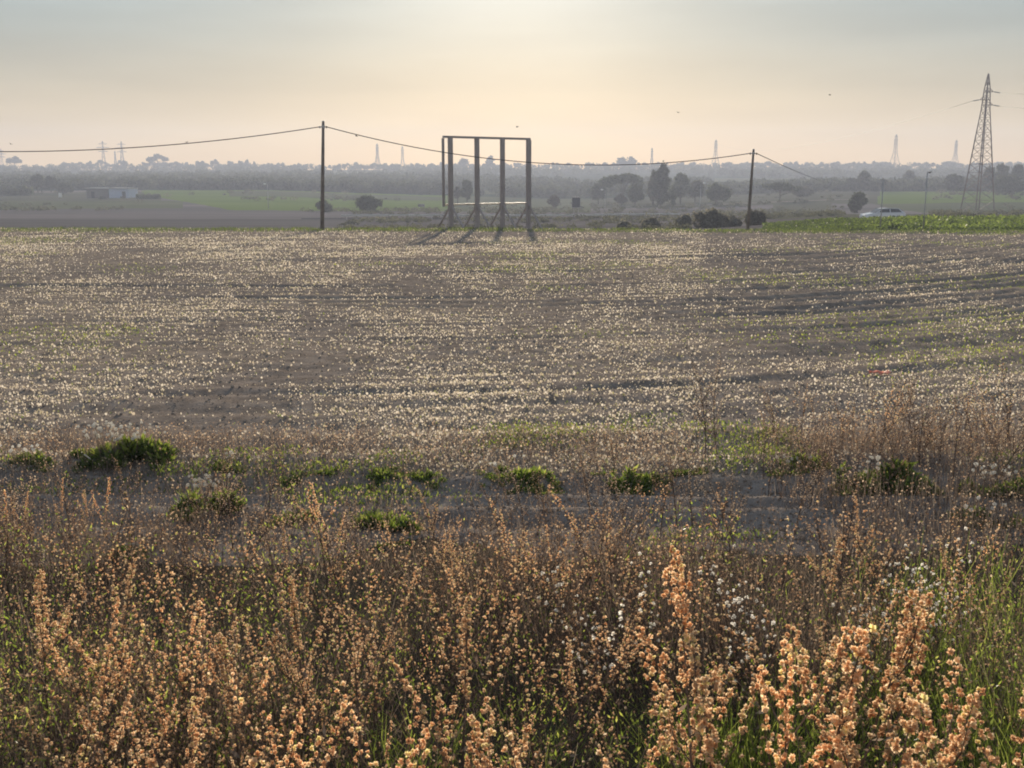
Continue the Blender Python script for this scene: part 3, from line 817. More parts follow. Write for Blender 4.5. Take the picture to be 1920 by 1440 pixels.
# --- sheds
M['shedgrey'] = solid('grey_sheet', (.16, .155, .15), .7, var=.15, scale=2)
M['shedblue'] = solid('pale_blue_sheet', (.42, .5, .62), .55, var=.1, scale=2)
M['shedroof'] = solid('shed_roof', (.30, .31, .31), .45, .3, var=.15)
M['dark'] = solid('dark_opening', (.025, .025, .03), .7)
M['whitewall'] = solid('white_render', (.75, .74, .7), .8, var=.08)
def shed(px, Y, wpx, hpx, mat, label, doors):
    x, y, z = at(px, Y, 370); s = m_per_px(Y); W = wpx * s; H = hpx * s; D = 9
    root = empty('farm_shed', (x, y, z - .1)); tag(root, label, 'shed')
    m = MB(); m.box((0, 0, H / 2), (W, D, H))
    for k in range(int(W / .8)): m.box((-W / 2 + .4 + k * .8, -D / 2 - .02, H / 2), (.09, .04, H - .1))
    m.build('wall', mat, root)
    r = MB(); r.box((0, -.1, H + .14), (W + .5, D + .9, .22), ry=R(.8)); r.build('roof', M['shedroof'], root)
    for dx, dw, dh in doors:
        d = MB(); d.box((dx * W, -D / 2 - .05, dh / 2 + .05), (dw, .08, dh)); dr = d.build('door', M['dark'], root)
        h = MB(); h.box((dx * W + dw * .4, -D / 2 - .12, 1.1), (.06, .06, .3)); h.build('handle', M['galv'], dr)
shed(192, 384, 40, 17, M['shedgrey'], 'long low grey shed with a flat roof beside the tan field', ((-.2, 1.1, 2.1),))
shed(232, 383, 37, 17, M['shedblue'], 'pale blue flat-roofed shed joined to the right end of the grey shed', ((.25, 1.2, 2.2),))
def hut():
    x, y, z = at(113, 385, 366); root = empty('small_hut', (x, y, z)); tag(root, 'tiny white hut right of the round tree pair at left', 'hut')
    m = MB(); m.box((0, 0, .75), (.9, .9, 1.5)); m.build('wall', M['whitewall'], root)
    r = MB(); r.box((0, 0, 1.55), (1.1, 1.1, .1), ry=R(5)); r.build('roof', M['shedroof'], root)
hut()
def trough():
    Y = 318; x, y, z = at(790, Y, 386); root = empty('water_tank', (x, y, z)); tag(root, 'low dark box-shaped tank alone in the green field left of the steel frame', 'tank')
    m = MB(); m.tube([(-.95, 0, .62), (-.9, 0, .62), (.9, 0, .62), (.95, 0, .62)], [.3, .42, .42, .3], 12); m.build('barrel', M['dark'], root, True)
    for sx in (-.6, .6):
        l = MB(); l.box((sx, 0, .12), (.12, .7, .3)); l.build('stand', M['galv'], root)
trough()

# --- white car
def car():
    M['carpaint'] = solid('white_car_paint', (.72, .73, .74), .18, .0, spec=.6, var=.02, coat=.6)
    M['glass'] = solid('car_glass', (.02, .025, .03), .04, 0, spec=.9, var=.05)
    M['tyre'] = solid('tyre_rubber', (.025, .025, .025), .85); M['lens'] = solid('headlight_lens', (.9, .9, .88), .03, .3, spec=1, var=.02)
    Y = 121; x, y, z = at(1655, Y, 405)
    root = empty('parked_car', (x, y, z), R(8)); tag(root, 'white estate car with bright headlights half hidden behind the green strip', 'car')
    L, W = 4.7, 1.78
    lo = [(-2.35, .32), (-2.36, .62), (-2.2, .80), (-1.25, .96), (2.1, 1.0), (2.3, .86), (2.34, .35)]
    V = []; wd = [1, 1, .97, .95, .95, .97, 1]
    for sgn in (-1, 1):
        for (a, b), w in zip(lo, wd): V.append((a, sgn * W / 2 * w, b))
    n = len(lo); Fc = [tuple(range(n)), tuple(range(2 * n - 1, n - 1, -1))] + [(k, k + n, (k + 1) % n + n, (k + 1) % n) for k in range(n)]
    m = MB(); m.add(V, [tuple(reversed(f)) for f in Fc])
    body = m.build('body', M['carpaint'], root)
    bv = body.modifiers.new('soft', 'BEVEL'); bv.width = .06; bv.segments = 3
    cab = [(-1.25, .955), (-.45, 1.40), (.1, 1.46), (1.5, 1.42), (2.15, .995)]
    V = []
    for sgn in (-1, 1):
        for i, (a, b) in enumerate(cab): V.append((a, sgn * (W / 2 * (.93 if i in (0, 4) else .76)), b))
    n = len(cab); Fc = [(k, k + n, (k + 1) % n + n, (k + 1) % n) for k in range(n)]
    m = MB(); m.add(V, [tuple(reversed(f)) for f in Fc[:0]] + [Fc[1], Fc[2], tuple(range(n - 1, -1, -1)), tuple(range(n, 2 * n))])
    rf = m.build('roof', M['carpaint'], root)
    def pane(name, pts, off):
        g = MB(); p = [np.array(q) + np.array(off) for q in pts]; q2 = [q - np.array(off) * .6 for q in p]
        k = len(p); g.add(p + q2, [tuple(range(k)), tuple(range(2 * k - 1, k - 1, -1))] + [(i, (i + 1) % k, (i + 1) % k + k, i + k) for i in range(k)]); g.build(name, M['glass'], root)
    a, b = .93 * W / 2, .76 * W / 2
    pane('windscreen', [(-1.22, -a * .96, .975), (-1.22, a * .96, .975), (-.48, b * .96, 1.385), (-.48, -b * .96, 1.385)], (-.02, 0, .02))
    pane('rear_window', [(2.12, a * .96, 1.02), (2.12, -a * .96, 1.02), (1.53, -b * .96, 1.40), (1.53, b * .96, 1.40)], (.02, 0, .02))
    for s in (-1, 1):
        pane('side_window', [(-.95, s * a * .985, 1.0), (.4, s * a * .99, 1.0), (.4, s * b * 1.03, 1.40), (-.42, s * b * 1.03, 1.37)], (0, .02 * s, 0))
        pane('side_window', [(.5, s * a * .99, 1.0), (1.85, s * a * .99, 1.02), (1.45, s * b * 1.03, 1.38), (.5, s * b * 1.03, 1.41)], (0, .02 * s, 0))
        h = MB(); h.tube([(-2.36, s * .62, .70), (-2.25, s * .62, .72)], [.10, .13], 12); h.build('headlight', M['lens'], root, True)
        mi = MB(); mi.box((-.95, s * 1.0, 1.02), (.12, .22, .14)); mi.build('wing_mirror', M['carpaint'], root)
        for wx in (-1.45, 1.4):
            t = MB(); t.tube([(wx, s * .66, .32), (wx, s * .68, .32), (wx, s * .87, .32), (wx, s * .89, .32)], [.29, .32, .32, .29], 20)
            w = t.build('wheel', M['tyre'], root, True)
            r = MB(); r.tube([(wx, s * .885, .32), (wx, s * .90, .32)], [.2, .19], 14); r.build('rim', M['galv'], w, True)
car()

# --- birds
M['bird'] = solid('dark_feathers', (.03, .028, .026), .8)
def bird_mesh():
    m = MB()
    m.tube([(0, -.085, 0), (0, -.07, .008), (0, -.03, .006), (0, .03, .0), (0, .07, .0), (0, .12, .0)], [.006, .022, .035, .035, .018, .006], 8)
    m.add([(0, -.07, .012), (.008, -.1, .006), (-.008, -.1, .006)], [(0, 1, 2)])
    for s in (-1, 1):
        P = [(.02 * s, -.03, .01), (.09 * s, -.045, .055), (.17 * s, -.01, .045), (.1 * s, .03, .05), (.02 * s, .045, .01)]
        Q = [(a, b, c - .008) for a, b, c in P]
        m.add(P + Q, [(0, 1, 2, 3, 4), (9, 8, 7, 6, 5)] + [(i, (i + 1) % 5, (i + 1) % 5 + 5, i + 5) for i in range(5)])
    m.add([(0, .08, .004), (.035, .16, 0), (-.035, .16, 0), (0, .08, -.006)], [(0, 1, 2), (3, 2, 1), (0, 3, 1), (0, 2, 3)])
    return m.build('flying_bird', M['bird'], None, True)
bm0 = bird_mesh(); first = True
for px_, py_, Y, lab in ((970, 238, 62, 'small dark bird just above the top beam of the steel frame'), (1271, 211, 62, 'small dark bird in the sky above the valley trees'),
                    (1556, 178, 64, 'small dark bird highest in the sky, left of the big pylon'), (668, 255, 60, 'small dark bird under the cable right of the tall pole'),
                    (350, 267, 66, 'small dark bird on the cable left of the tall pole'), (20, 270, 64, 'small dark bird above the cable at the left border'),
                    (1744, 324, 66, 'small dark bird beside the thin post left of the big pylon')):
    o = bm0 if first else copy_tree(bm0); first = False
    o.location = (ax(px_, py_) * Y, Y, EYE + float(slope(py_)) * Y); o.rotation_euler = (random.uniform(-.5, .5), random.uniform(-.5, .5), random.uniform(0, 6))
    o.scale = (.75,) * 3
    tag(o, lab, 'bird', 'birds in the sky')

# ------------------------------------------------------------------ field surface
M['sprout'] = leaf_mat('dry_sprouts', [(0, (.16, .20, .06)), (.3, (.45, .42, .22)), (.5, (.66, .56, .42)), (1, (.90, .83, .71))], .66, .03, .35)
M['clod'] = ground_mat('clods', [(.3, (.16, .13, .105)), (.7, (.34, .28, .23))], 20, 4)
def field_cover():
    r = np.random.default_rng(11); VV = []; QQ = []; TT = []; off = 0
    # pale sprouts / dry leaves: density falls with distance
    n = 520000
    Ys = 9.1 + (79 - 9.1) * r.uniform(0, 1, n) ** 1.4; X = r.uniform(-.56, .56, n) * (Ys + 3)
    u = furrow_u(X, Ys)
    dens = np.clip(.15 + 1.25 * (fbm(X * .3, u * .17, 71, 3) - .28) * 1.5, .05, 1) * (.75 + .25 * np.sin(2 * pi * u / .62))
    dens *= np.where(X / Ys > .18, .75 - .3 * sstep(20, 30, Ys), 1)
    dens *= np.clip(.45 + 2.4 * (fbm(X * .9, u * .3, 171, 2) - .33), .3, 1.2)
    dens *= 1 - .65 * sstep(46, 74, Ys)
    k = r.uniform(0, 1, n) < dens
    X, Ys = X[k], Ys[k]; n = len(X)
    Z = gz(X, Ys)
    big = r.uniform(0, 1, n)
    s = (.0050 + .0098 * big ** 3) * (1 + .030 * (Ys - 10)) * r.uniform(.7, 1.25, n)
    green = .7 * sstep(.56, .68, fbm(X * .16, Ys * .16, 55, 3) + .10 * np.exp(-((Ys - 14) / 2.2) ** 2) * (np.abs(X / Ys) > .06) + .05 * sstep(60, 75, Ys))
    # facing roughly towards the camera and tilted at random: upright little blades
    up = np.stack([r.normal(0, .45, n), r.normal(0, .3, n), np.ones(n)], 1); up /= np.linalg.norm(up, axis=1, keepdims=True)
    c = np.stack([X, Ys, Z + s * r.uniform(.7, 2.2, n)], 1)
    yaw = r.normal(0, .55, n); side = np.stack([np.cos(yaw), np.sin(yaw), r.normal(0, .4, n)], 1)
    side -= up * (side * up).sum(1, keepdims=True); side /= np.linalg.norm(side, axis=1, keepdims=True)
    asp = r.uniform(.55, 1.05, n)
    S = s[:, None]
    ang = np.arange(6) * pi / 3
    V = np.stack([c + up * S * cos(a) + side * S * asp[:, None] * sin(a) for a in ang], 1).reshape(-1, 3)
    Q6 = np.arange(6 * n).reshape(n, 6)
    tint = np.clip(np.where(r.uniform(0, 1, n) < .55 * green + .06, r.uniform(0, .3, n), r.uniform(.35, 1.0, n)), 0, 1)
    o = np_mesh('field_sprouts', V, [Q6], M['sprout'], tint=np.repeat(tint, 6))
    tag(o, 'pale dry sprouts and seed tufts glinting across the bare field', 'sprouts', kind='stuff')
    # green ground leaves
    n = 60000
    Ys = 10.0 + 68 * r.uniform(0, 1, n) ** 1.6; X = r.uniform(-.56, .56, n) * (Ys + 3)
    g = fbm(X * .16, Ys * .16, 55, 3) + .13 * np.exp(-((Ys - 14) / 2.0) ** 2) * (np.abs(X / Ys) > .06) + .10 * sstep(62, 76, Ys)
    k = r.uniform(0, 1, n) < sstep(.57, .72, g)
    X, Ys = X[k], Ys[k]; n = len(X); s = .018 * (1 + .02 * (Ys - 10)) * r.uniform(.6, 1.4, n)
    up = np.stack([r.normal(0, .6, n), r.normal(0, .5, n), np.ones(n)], 1); up /= np.linalg.norm(up, axis=1, keepdims=True)
    V, Fq = quad_cloud(np.stack([X, Ys, gz(X, Ys) + s * .8], 1), s, r, .5, up)
    o = np_mesh('green_sprouts', V, [Fq], M['weedgreen'], tint=np.repeat(r.uniform(.2, 1, n), 4))
    tag(o, 'thin green sprouts in patches on the bare field', 'sprouts', kind='stuff')
    # clods
    n = 30000
    Ys = 7.4 + 40 * r.uniform(0, 1, n) ** 1.7; X = r.uniform(-.56, .56, n) * (Ys + 3)
    s = (.006 + .016 * r.uniform(0, 1, n) ** 5)
    V, Ft, k_ = balls(np.stack([X, Ys, gz(X, Ys) + s * .2], 1), s, r, .4)
    m_ = 16000; Yt = 6.9 + 3.6 * r.uniform(0, 1, m_); Xt = r.uniform(-.56, .56, m_) * (Yt + 1); st = .003 + .013 * r.uniform(0, 1, m_) ** 4
    V_, F_, k_ = balls(np.stack([Xt, Yt, gz(Xt, Yt) + st * .2], 1), st, r, .45)
    Ft = np.concatenate([Ft, F_ + len(V)]); V = np.concatenate([V, V_])
    o = np_mesh('soil_clods', V, [Ft], M['clod'])
    tag(o, 'small clods of dry earth on the field and track', 'clods', kind='stuff')
M['weedgreen'] = leaf_mat('weed_leaves', [(0, (.05, .08, .016)), (.6, (.25, .33, .045)), (1, (.58, .60, .13))], .7, .04, .35)
M['grass'] = leaf_mat('verge_grass', [(0, (.05, .07, .018)), (.5, (.17, .23, .035)), (1, (.42, .46, .10))], .62, .03, .35)
field_cover()

# green crop strip on the right beyond the field, fringe at the crest
def strip_cover():
    r = np.random.default_rng(13); n = 30000
    pxs = r.uniform(1430, 2050, n); Ys = r.uniform(82, 101, n); X = ax(pxs, 420) * Ys
    k = fbm(X * .35, Ys * .5, 8, 3) > .36; X, Ys, pxs = X[k], Ys[k], pxs[k]; n = len(X)
    s = r.uniform(.06, .16, n) * (.6 + .5 * sstep(1450, 1750, pxs))
    V, Fq = quad_cloud(np.stack([X, Ys, gz(X, Ys) + s * r.uniform(.3, 2.6, n)], 1), s, r, .5)
    t = np.clip(.12 + .26 * sstep(1450, 1750, pxs) + r.normal(0, .16, n), 0, 1)
    tag(np_mesh('strip_crop', V, [Fq], M['grass'], tint=np.repeat(t, 4)), 'low green crop growing on the strip beyond the field at right', 'crop', kind='stuff')
    n = 16000
    pxs = r.uniform(-120, 2050, n); Ys = r.uniform(70, 80, n); X = ax(pxs, 430) * Ys
    hgt = r.uniform(.05, .22, n) * (.4 + vnoise(X * .8, Ys * .1, 3)); P0 = np.stack([X, Ys, gz(X, Ys)], 1)
    P1 = P0 + np.stack([r.normal(0, .06, n), r.normal(0, .05, n), hgt], 1)
    V, Fq = ribbons(P0, P1, .02, .008, r=r)
    tag(np_mesh('crest_grass', V, [Fq], M['grass'], tint=np.repeat(np.clip(r.normal(.3, .2, n), 0, 1), 6)), 'short ragged grass along the far edge of the field', 'grass', kind='stuff')
strip_cover()

def clump(px, row, wpx, hpx, label, seed, dead=False, flowers=0, dpx=None):
    """low green weed clump; row = image row of its foot"""
    Y = EYE / -float(slope(row)); x = ax(px, row) * Y; z = g1(x, Y)
    root = empty('green_weed_clump', (x, Y, z)); tag(root, label, 'weed clump', 'green weed clumps by the track')
    r = np.random.default_rng(seed); s = Y / F; W = wpx * s * 1.12; H = hpx * s * .88; D = min(W * .6, .9)
    nt = int(20 + 105 * W); tx = r.uniform(-.52, .52, nt) * W; ty = r.normal(0, .2, nt) * D + .12 * np.sin(tx * 5 + seed); kx = fbm(tx * 2.6 + seed * 5, ty * 2.6, seed + 3, 2) > .27; tx, ty = tx[kx], ty[kx]; nt = len(tx)
    q = np.abs(tx / (.52 * W)) ** 3; th = H * (1 - .7 * np.clip(q, 0, 1)) * (.25 + 1.3 * np.clip(fbm(tx * 3 + seed, ty * 3, seed, 2) - .2, 0, 1)) * r.uniform(.6, 1.15, nt)
    nl = 30; n = nt * nl; BX = np.repeat(tx, nl) + r.normal(0, .015, n); BY = np.repeat(ty, nl) + r.normal(0, .015, n); HH = np.repeat(th, nl)
    d = np.stack([r.normal(0, .55, n), r.normal(0, .5, n), r.uniform(.25, 1.1, n)], 1); d /= np.linalg.norm(d, axis=1, keepdims=True)
    ln = np.maximum(HH * r.uniform(.35, 1.0, n), .02); B0 = np.stack([BX, BY, gz(BX + x, BY + Y) - z + HH * r.uniform(0, .45, n)], 1)
    V, Fq = quad_cloud(B0 + d * ln[:, None] * .5, np.minimum(ln * .5, .06), r, .30, d)
    np_mesh('leaf_mass', V, [Fq], M['weedgreen'], root, tint=np.repeat(np.clip(np.repeat(r.normal(.38, .18, nt), nl) + r.normal(0, .18, n), 0, 1), 4))
    m = int(nt * 1.5); j = r.choice(n, m); P0 = B0[j]; P1 = P0 + np.stack([r.normal(0, .03, m), r.normal(0, .03, m), HH[j] * r.uniform(.5, 1.1, m)], 1)
    V, Fq = ribbons(P0, P1, .003, .0015, r=r); np_mesh('stalk_mass', V, [Fq], M['stem'], root, tint=np.full(len(V), .55))
    if flowers:
        C = []
        S0 = []
        for i in range(flowers):
            aa = r.normal(-.2, .4); bb = r.uniform(-.2, .6); hh = H * r.uniform(.85, 1.45)
            C.append((aa * W / 2, bb * D / 2, hh)); S0.append((aa * W / 2 * .8, bb * D / 2 * .8, 0))
        C = np.array(C); V, Fq = ribbons(np.array(S0), C, .003, .0025, r=r); o = np_mesh('flower_stalks', V, [Fq], M['stem'], root, tint=np.full(len(V), .7))
        V, Ft, kk = balls(C, r.uniform(.010, .02, len(C)), r, .3); np_mesh('seed_puffs', V, [Ft], M['fluff'], o, smooth=True, tint=np.full(len(V), .6))
M['stem'] = leaf_mat('dry_stems', [(0, (.08, .057, .047)), (.5, (.22, .155, .12)), (1, (.50, .40, .30))], .38)
M['fluff'] = leaf_mat('white_fluff', [(0, (.85, .80, .70)), (1, (.97, .95, .90))], .72)
M['head'] = leaf_mat('tan_seed_heads', [(0, (.56, .30, .15)), (.5, (.93, .63, .37)), (.85, (.98, .80, .56)), (1, (.92, .80, .38))], .68)
M['head_dull'] = leaf_mat('brown_seed_heads', [(0, (.27, .165, .105)), (.5, (.56, .37, .23)), (1, (.82, .65, .46))], .62)
for a in ((238, 882, 150, 62, 'largest green weed clump with white puffs on top, casting a long shadow at left', 1, False, 70),
          (150, 880, 70, 30, 'low green clump joined to the left of the largest clump', 2),
          (62, 882, 85, 30, 'green weed clump close to the left border beside the track', 3, False, 12),
          (432, 884, 56, 24, 'small bright green clump right of the largest clump', 4, False, 3),
          (390, 958, 112, 50, 'rounded dusty green clump in the middle of the track at left', 5, False, 26),
          (548, 972, 78, 32, 'small green clump on the near side of the track, right of the dusty one', 6, False, 2),
          (598, 902, 124, 28, 'flat green clump on the far side of the track, first of the middle row', 7),
          (762, 906, 130, 34, 'flat green clump on the far side of the track, second of the middle row', 8),
          (728, 992, 106, 42, 'bright green clump on the near side of the track at centre', 9),
          (985, 903, 160, 28, 'green clump mixed with dry stalks right of the middle row', 10, False, 6),
          (1185, 905, 130, 27, 'dark green clump behind the reddish twiggy weed', 11),
          (1290, 892, 66, 28, 'small green clump at the foot of the wispy tall weed', 12),
          (1500, 893, 110, 30, 'yellowish green clump right of the wispy tall weed', 13, False, 8),
          (1650, 918, 170, 62, 'broad dark green clump below the tall brown weeds at right', 14, False, 12),
          (1865, 985, 120, 52, 'bright green leafy clump near the right border', 15, False, 6),
          (1872, 925, 110, 50, 'dark green clump with white puffs at the right border', 16, False, 22),
          (740, 1015, 50, 26, 'tiny green tuft below the bright centre clump', 18),
          (245, 1040, 66, 36, 'small green clump among dry weeds at left', 17)):
    clump(*a)

# ------------------------------------------------------------------ foreground weeds
def weed_mesh(seed, H, nbr, heads, hr, style, hi=False):
    """a dry composite weed: stems mesh and seed-head mesh (local, base at 0)"""
    r = np.random.default_rng(seed); sb = MB(); C = []; RR = []; TT = []
    lean = r.normal(0, .17, 2) * H
    def axis(t): return np.array([lean[0] * t * t, lean[1] * t * t, H * t])
    rs = .0042 * (H / .9)
    sb.tube([axis(t) for t in (0, .25, .5, .75, .97)], [rs, rs * .9, rs * .75, rs * .5, rs * .25], 5, r.uniform(.2, .6))
    brs = [(axis, .62 if style == 'spike' else .5, 1.0, H)]
    for i in range(nbr):
        t0 = r.uniform(.18, .82); a = r.uniform(0, 2 * pi); ln = H * r.uniform(.18, .42) * (1.15 - .55 * t0)
        p0 = axis(t0); out = np.array([cos(a), sin(a), 0]); el = r.uniform(.9, 1.9)
        p1 = p0 + ln * (out * .45 + np.array([0, 0, .4 * el])); p2 = p0 + ln * (out * .62 + np.array([0, 0, .8 * el]))
        sb.tube([p0, p1, p2], [rs * .5, rs * .4, rs * .18], 4, r.uniform(.2, .7))
        def ba(t, p0=p0, p1=p1, p2=p2): return (1 - t) ** 2 * p0 + 2 * t * (1 - t) * p1 + t * t * p2
        brs.append((ba, .35, 1.0, ln))
    lens = np.array([b[3] * (b[2] - b[1]) for b in brs]); lens[0] *= 1.5
    cnt = np.maximum(1, (lens / lens.sum() * heads)).astype(int)
    tw = []
    for (f, t0, t1, ln), c in zip(brs, cnt):
        for j in range(c):
            t = t0 + (t1 - t0) * ((j + r.uniform(0, 1)) / c); p = f(min(t, 1))
            w = (1.05 - (t - t0) / (t1 - t0 + 1e-6)) if style == 'spike' else .8
            d = rand_dirs(1, r)[0]; d[2] = abs(d[2]) * .6
            q = p + d * (hr * (1.1 + 1.9 * w * r.uniform(.3, 1)))
            tw.append((p, q)); C.append(q); RR.append(hr * r.uniform(.7, 1.2)); TT.append(np.clip(r.normal(.55, .22), 0, 1))
    for p, q in tw: sb.tube([p, q], rs * .16, 3, .5, cap=False)
    # withered leaves on the lower stem
    m = int(10 + 22 * r.uniform()); t = r.uniform(.05, .6, m)
    Pl = np.array([axis(a) for a in t]) + r.normal(0, .02, (m, 3))
    V, Fq = quad_cloud(Pl, r.uniform(.012, .028, m), r, .3)
    for k in range(m): sb.add(V[4 * k:4 * k + 4], [(0, 1, 2, 3)], float(np.clip(r.normal(.45, .3), 0, 1)))
    st = sb.build('dry_plant', M['stem'], None, link=False)
    C = np.array(C); RR = np.array(RR); nb = 15 if hi else 11
    P = np.repeat(C, nb, 0); d = rand_dirs(len(P), r); d[:, 2] += .15; d /= np.linalg.norm(d, axis=1, keepdims=True); rad = np.repeat(RR, nb)
    Vb, Fb = quad_cloud(P + d * rad[:, None] * .46, rad * .54, r, .85, d)
    ti = np.repeat(np.clip(np.repeat(TT, nb) + r.normal(0, .14, len(P)), 0, 1), 4)
    hd = np_mesh('dried_blossom', Vb, [Fb], M['head'], tint=ti, link=False)
    return st.data, hd.data

SPIKE = [weed_mesh(900 + i, 1.2, nb_, hd_, hr_, 'spike', True) for i, (nb_, hd_, hr_) in enumerate(((7, 250, .0120), (3, 120, .0130), (9, 300, .0115), (5, 170, .0120), (2, 80, .0135), (6, 220, .0125)))]
SMALL = [weed_mesh(1020 + i, .95, 4 + i % 4, 110 + 16 * i, .0086, 'spike', True) for i in range(5)]
MIDDLE = [weed_mesh(1040 + i, .78, 5 + i % 4, 85 + 12 * i, .0072, 'spike') for i in range(7)]
BRANCH = [weed_mesh(930 + i, .85, 8 + i % 5, 46 + 7 * i, .0075, 'branch') for i in range(9)]
M['straw_head'] = leaf_mat('straw_heads', [(0, (.42, .29, .19)), (.5, (.74, .57, .41)), (1, (.90, .78, .62))], .66)
FINE = [weed_mesh(960 + i, .75, 14 + i % 4, 190, .0052, 'branch') for i in range(7)]
WHITE = [weed_mesh(990 + i, .7, 7, 26, .011, 'branch') for i in range(4)]

def weed(proto, x, y, s, label, group, heads_mat='head', name='dry_plant', rz=None, lean=(0, 0), sxy=1.0):
    o = bpy.data.objects.new(name, proto[0]); COL.objects.link(o)
    o.location = (x, y, g1(x, y) - .01); o.scale = (s * sxy, s * sxy, s); o.rotation_euler = (lean[0], lean[1], random.uniform(0, 6.28) if rz is None else rz)
    c = bpy.data.objects.new('dried_blossom', proto[1]); COL.objects.link(c); c.parent = o
    if heads_mat != 'head':
        c.material_slots[0].link = 'OBJECT'; c.material_slots[0].material = M[heads_mat]
    tag(o, label, 'weed', group)
    return o

def by_top(px, py, H):
    Y = (EYE - H) / -float(slope(py)); return ax(px, py) * Y, Y

# conspicuous spikes placed by where their tips show
big = [(1325, 1066, 1.30, 'tall thick orange seed spike leaning slightly left, highest of the near weeds at right'),
       (1608, 1098, 1.24, 'orange seed spike, left one of two beside each other at right'),
       (1665, 1092, 1.24, 'orange seed spike, right one of two beside each other at right'),
       (1490, 1164, 1.30, 'orange seed spike bending right above a dark gap, right of the highest spike'),
       (1524, 1196, 1.34, 'dense pointed cone of orange seed heads in the right foreground'),
       (1834, 1196, 1.30, 'tall orange double spike near the right border'),
       (1735, 1212, 1.25, 'small orange spike left of the double spike near the right border'),
       (1908, 1284, 1.36, 'orange spike cut off by the right border of the photo'),
       (1640, 1214, 1.20, 'drooping orange weed between the cone and the double spike'),
       (1345, 1190, 1.15, 'low orange weed at the foot of the highest spike'),
       (1620, 1340, 1.38, 'orange spike in the lower right foreground below the cone'),
       (1415, 1385, 1.30, 'short orange weed at the bottom edge right of centre'),
       (858, 1110, 1.10, 'single upright tan spike near the middle of the verge'),
       (925, 1188, 1.18, 'bent tan spike of round heads just right of the middle spike'),
       (965, 1270, 1.20, 'thin tan spike below the bent spike in the middle'),
       (1060, 1352, 1.28, 'tan branching weed at the bottom edge right of the middle'),
       (1225, 1325, 1.22, 'pale round-headed weed at the bottom between middle and right'),
       (690, 1330, 1.25, 'leaning tan weed at the bottom edge left of the middle'),
       (800, 1380, 1.28, 'small tan weed poking up at the bottom edge in the middle'),
       (560, 1040, 1.02, 'upright tan spike standing above the brown stems left of middle'),
       (640, 1270, 1.15, 'thin tan sprig in the lower middle left'),
       (495, 1348, 1.26, 'leaning orange spike at the bottom left of middle'),
       (405, 1412, 1.36, 'round orange heads touching the bottom edge at left'),
       (150, 1375, 1.28, 'orange weed at the bottom edge in the left corner'),
       (62, 1042, 1.05, 'dense orange weed near the left border at the top of the verge'),
       (195, 1040, 1.02, 'orange weed with spreading sprays second from the left border'),
       (240, 1080, 1.06, 'short orange weed right of the spreading one at left'),
       (300, 1098, 1.02, 'slim tan spike left of the dark gap at left'),
       (145, 1126, 1.08, 'tan weed leaning right in the left foreground'),
       (430, 1128, 1.08, 'tan branching weed above a green patch left of middle'),
       (480, 1222, 1.16, 'reddish tan weed spreading wide left of middle'),
       (90, 1185, 1.14, 'small tan spike above the lower left corner'),
       (310, 1225, 1.16, 'weed with paired tan heads in the left foreground'),
       (1625, 922, .92, 'tall bushy orange weed rising above the verge at right, beside the track'),
       (1560, 975, .90, 'rounded bright orange weed left of the tall bushy one at right')]
for i, (px_, py_, H, lab) in enumerate(big):
    x, y = by_top(px_, py_, H)
    near_right = px_ > 1280 and py_ > 1000
    pr = SPIKE[i % 6] if near_right else SMALL[i % 5]; s = H / (1.2 if near_right else .95)
    if not near_right: s *= .92
    weed(pr, x, y, s, lab, 'conspicuous seed spikes in the verge', name='seed_spike_plant', lean=(0, random.uniform(-.05, .05)), sxy=random.uniform(.85, 1.1))

# the crowd: about 250 more
cnt = 0; tries = 0
G1 = 'brown weeds crowding the verge'
while cnt < 125 and tries < 4000:
    tries += 1
    y = 2.75 + 3.9 * random.random() ** .9; x = random.uniform(-.54, .54) * (y + .4)
    dn = fbm(np.array([x * .8]), np.array([y * .8]), 19, 3)[0]
    if dn < .40 and random.random() < .75: continue
    pr = random.choice(BRANCH); s = random.uniform(.5, 1.0) * (1.05 - .05 * max(0, y - 4.5))
    weed(pr, x, y, s, 'knee-high brown weed with small round tan heads in the crowded verge', G1, 'head' if random.random() < (.42 if y < 4 else .7) else 'head_dull', lean=(random.gauss(0, .10), random.gauss(0, .14)), sxy=random.uniform(.9, 1.5))
    cnt += 1
G4 = 'tan spikes scattered through the verge'
cnt = 0
while cnt < 92:
    y = 3.1 + 3.3 * random.random(); x = random.uniform(-.53, .53) * y
    if fbm(np.array([x * 1.1]), np.array([y * 1.1]), 119, 3)[0] < random.uniform(.36, .56): continue
    weed(random.choice(MIDDLE), x, y, random.uniform(.62, 1.08), 'slim knee-high spike of tan heads scattered among the brown weeds', G4, 'head', name='seed_spike_plant', lean=(random.gauss(0, .08), random.gauss(0, .12)), sxy=random.uniform(.8, 1.25)); cnt += 1
G2 = 'taller brown weeds beside the track at right'
for i in range(72):
    px_ = random.uniform(1430, 2000); Y = random.uniform(8.0, 10.6); x = ax(px_, 850) * Y
    weed(random.choice(BRANCH + FINE), x, Y, random.uniform(.5, 1.0) * (.68 + .38 * (px_ > 1640)), 'brown feathery weed in the thicket beyond the track at right', G2, random.choice(['straw_head', 'head_dull', 'head']), name='feathery_plant', lean=(random.gauss(0, .1), random.gauss(.08, .17)), sxy=random.uniform(.9, 1.5))
G5 = 'fine brown weeds on the near side of the track'
for i in range(58):
    px_ = random.gauss(1010, 260) if i % 3 else random.uniform(-40, 700); Y = random.uniform(5.7, 7.7); x = ax(px_, 980) * Y
    weed(random.choice(FINE), x, Y, random.uniform(.5, .95), 'fine twiggy brown weed at the near side of the dirt track', G5, random.choice(['head_dull', 'straw_head', 'head_dull']), name='twiggy_plant', lean=(random.gauss(0, .1), random.gauss(0, .14)), sxy=random.uniform(.9, 1.4))
G3 = 'white-headed weeds right of the middle'
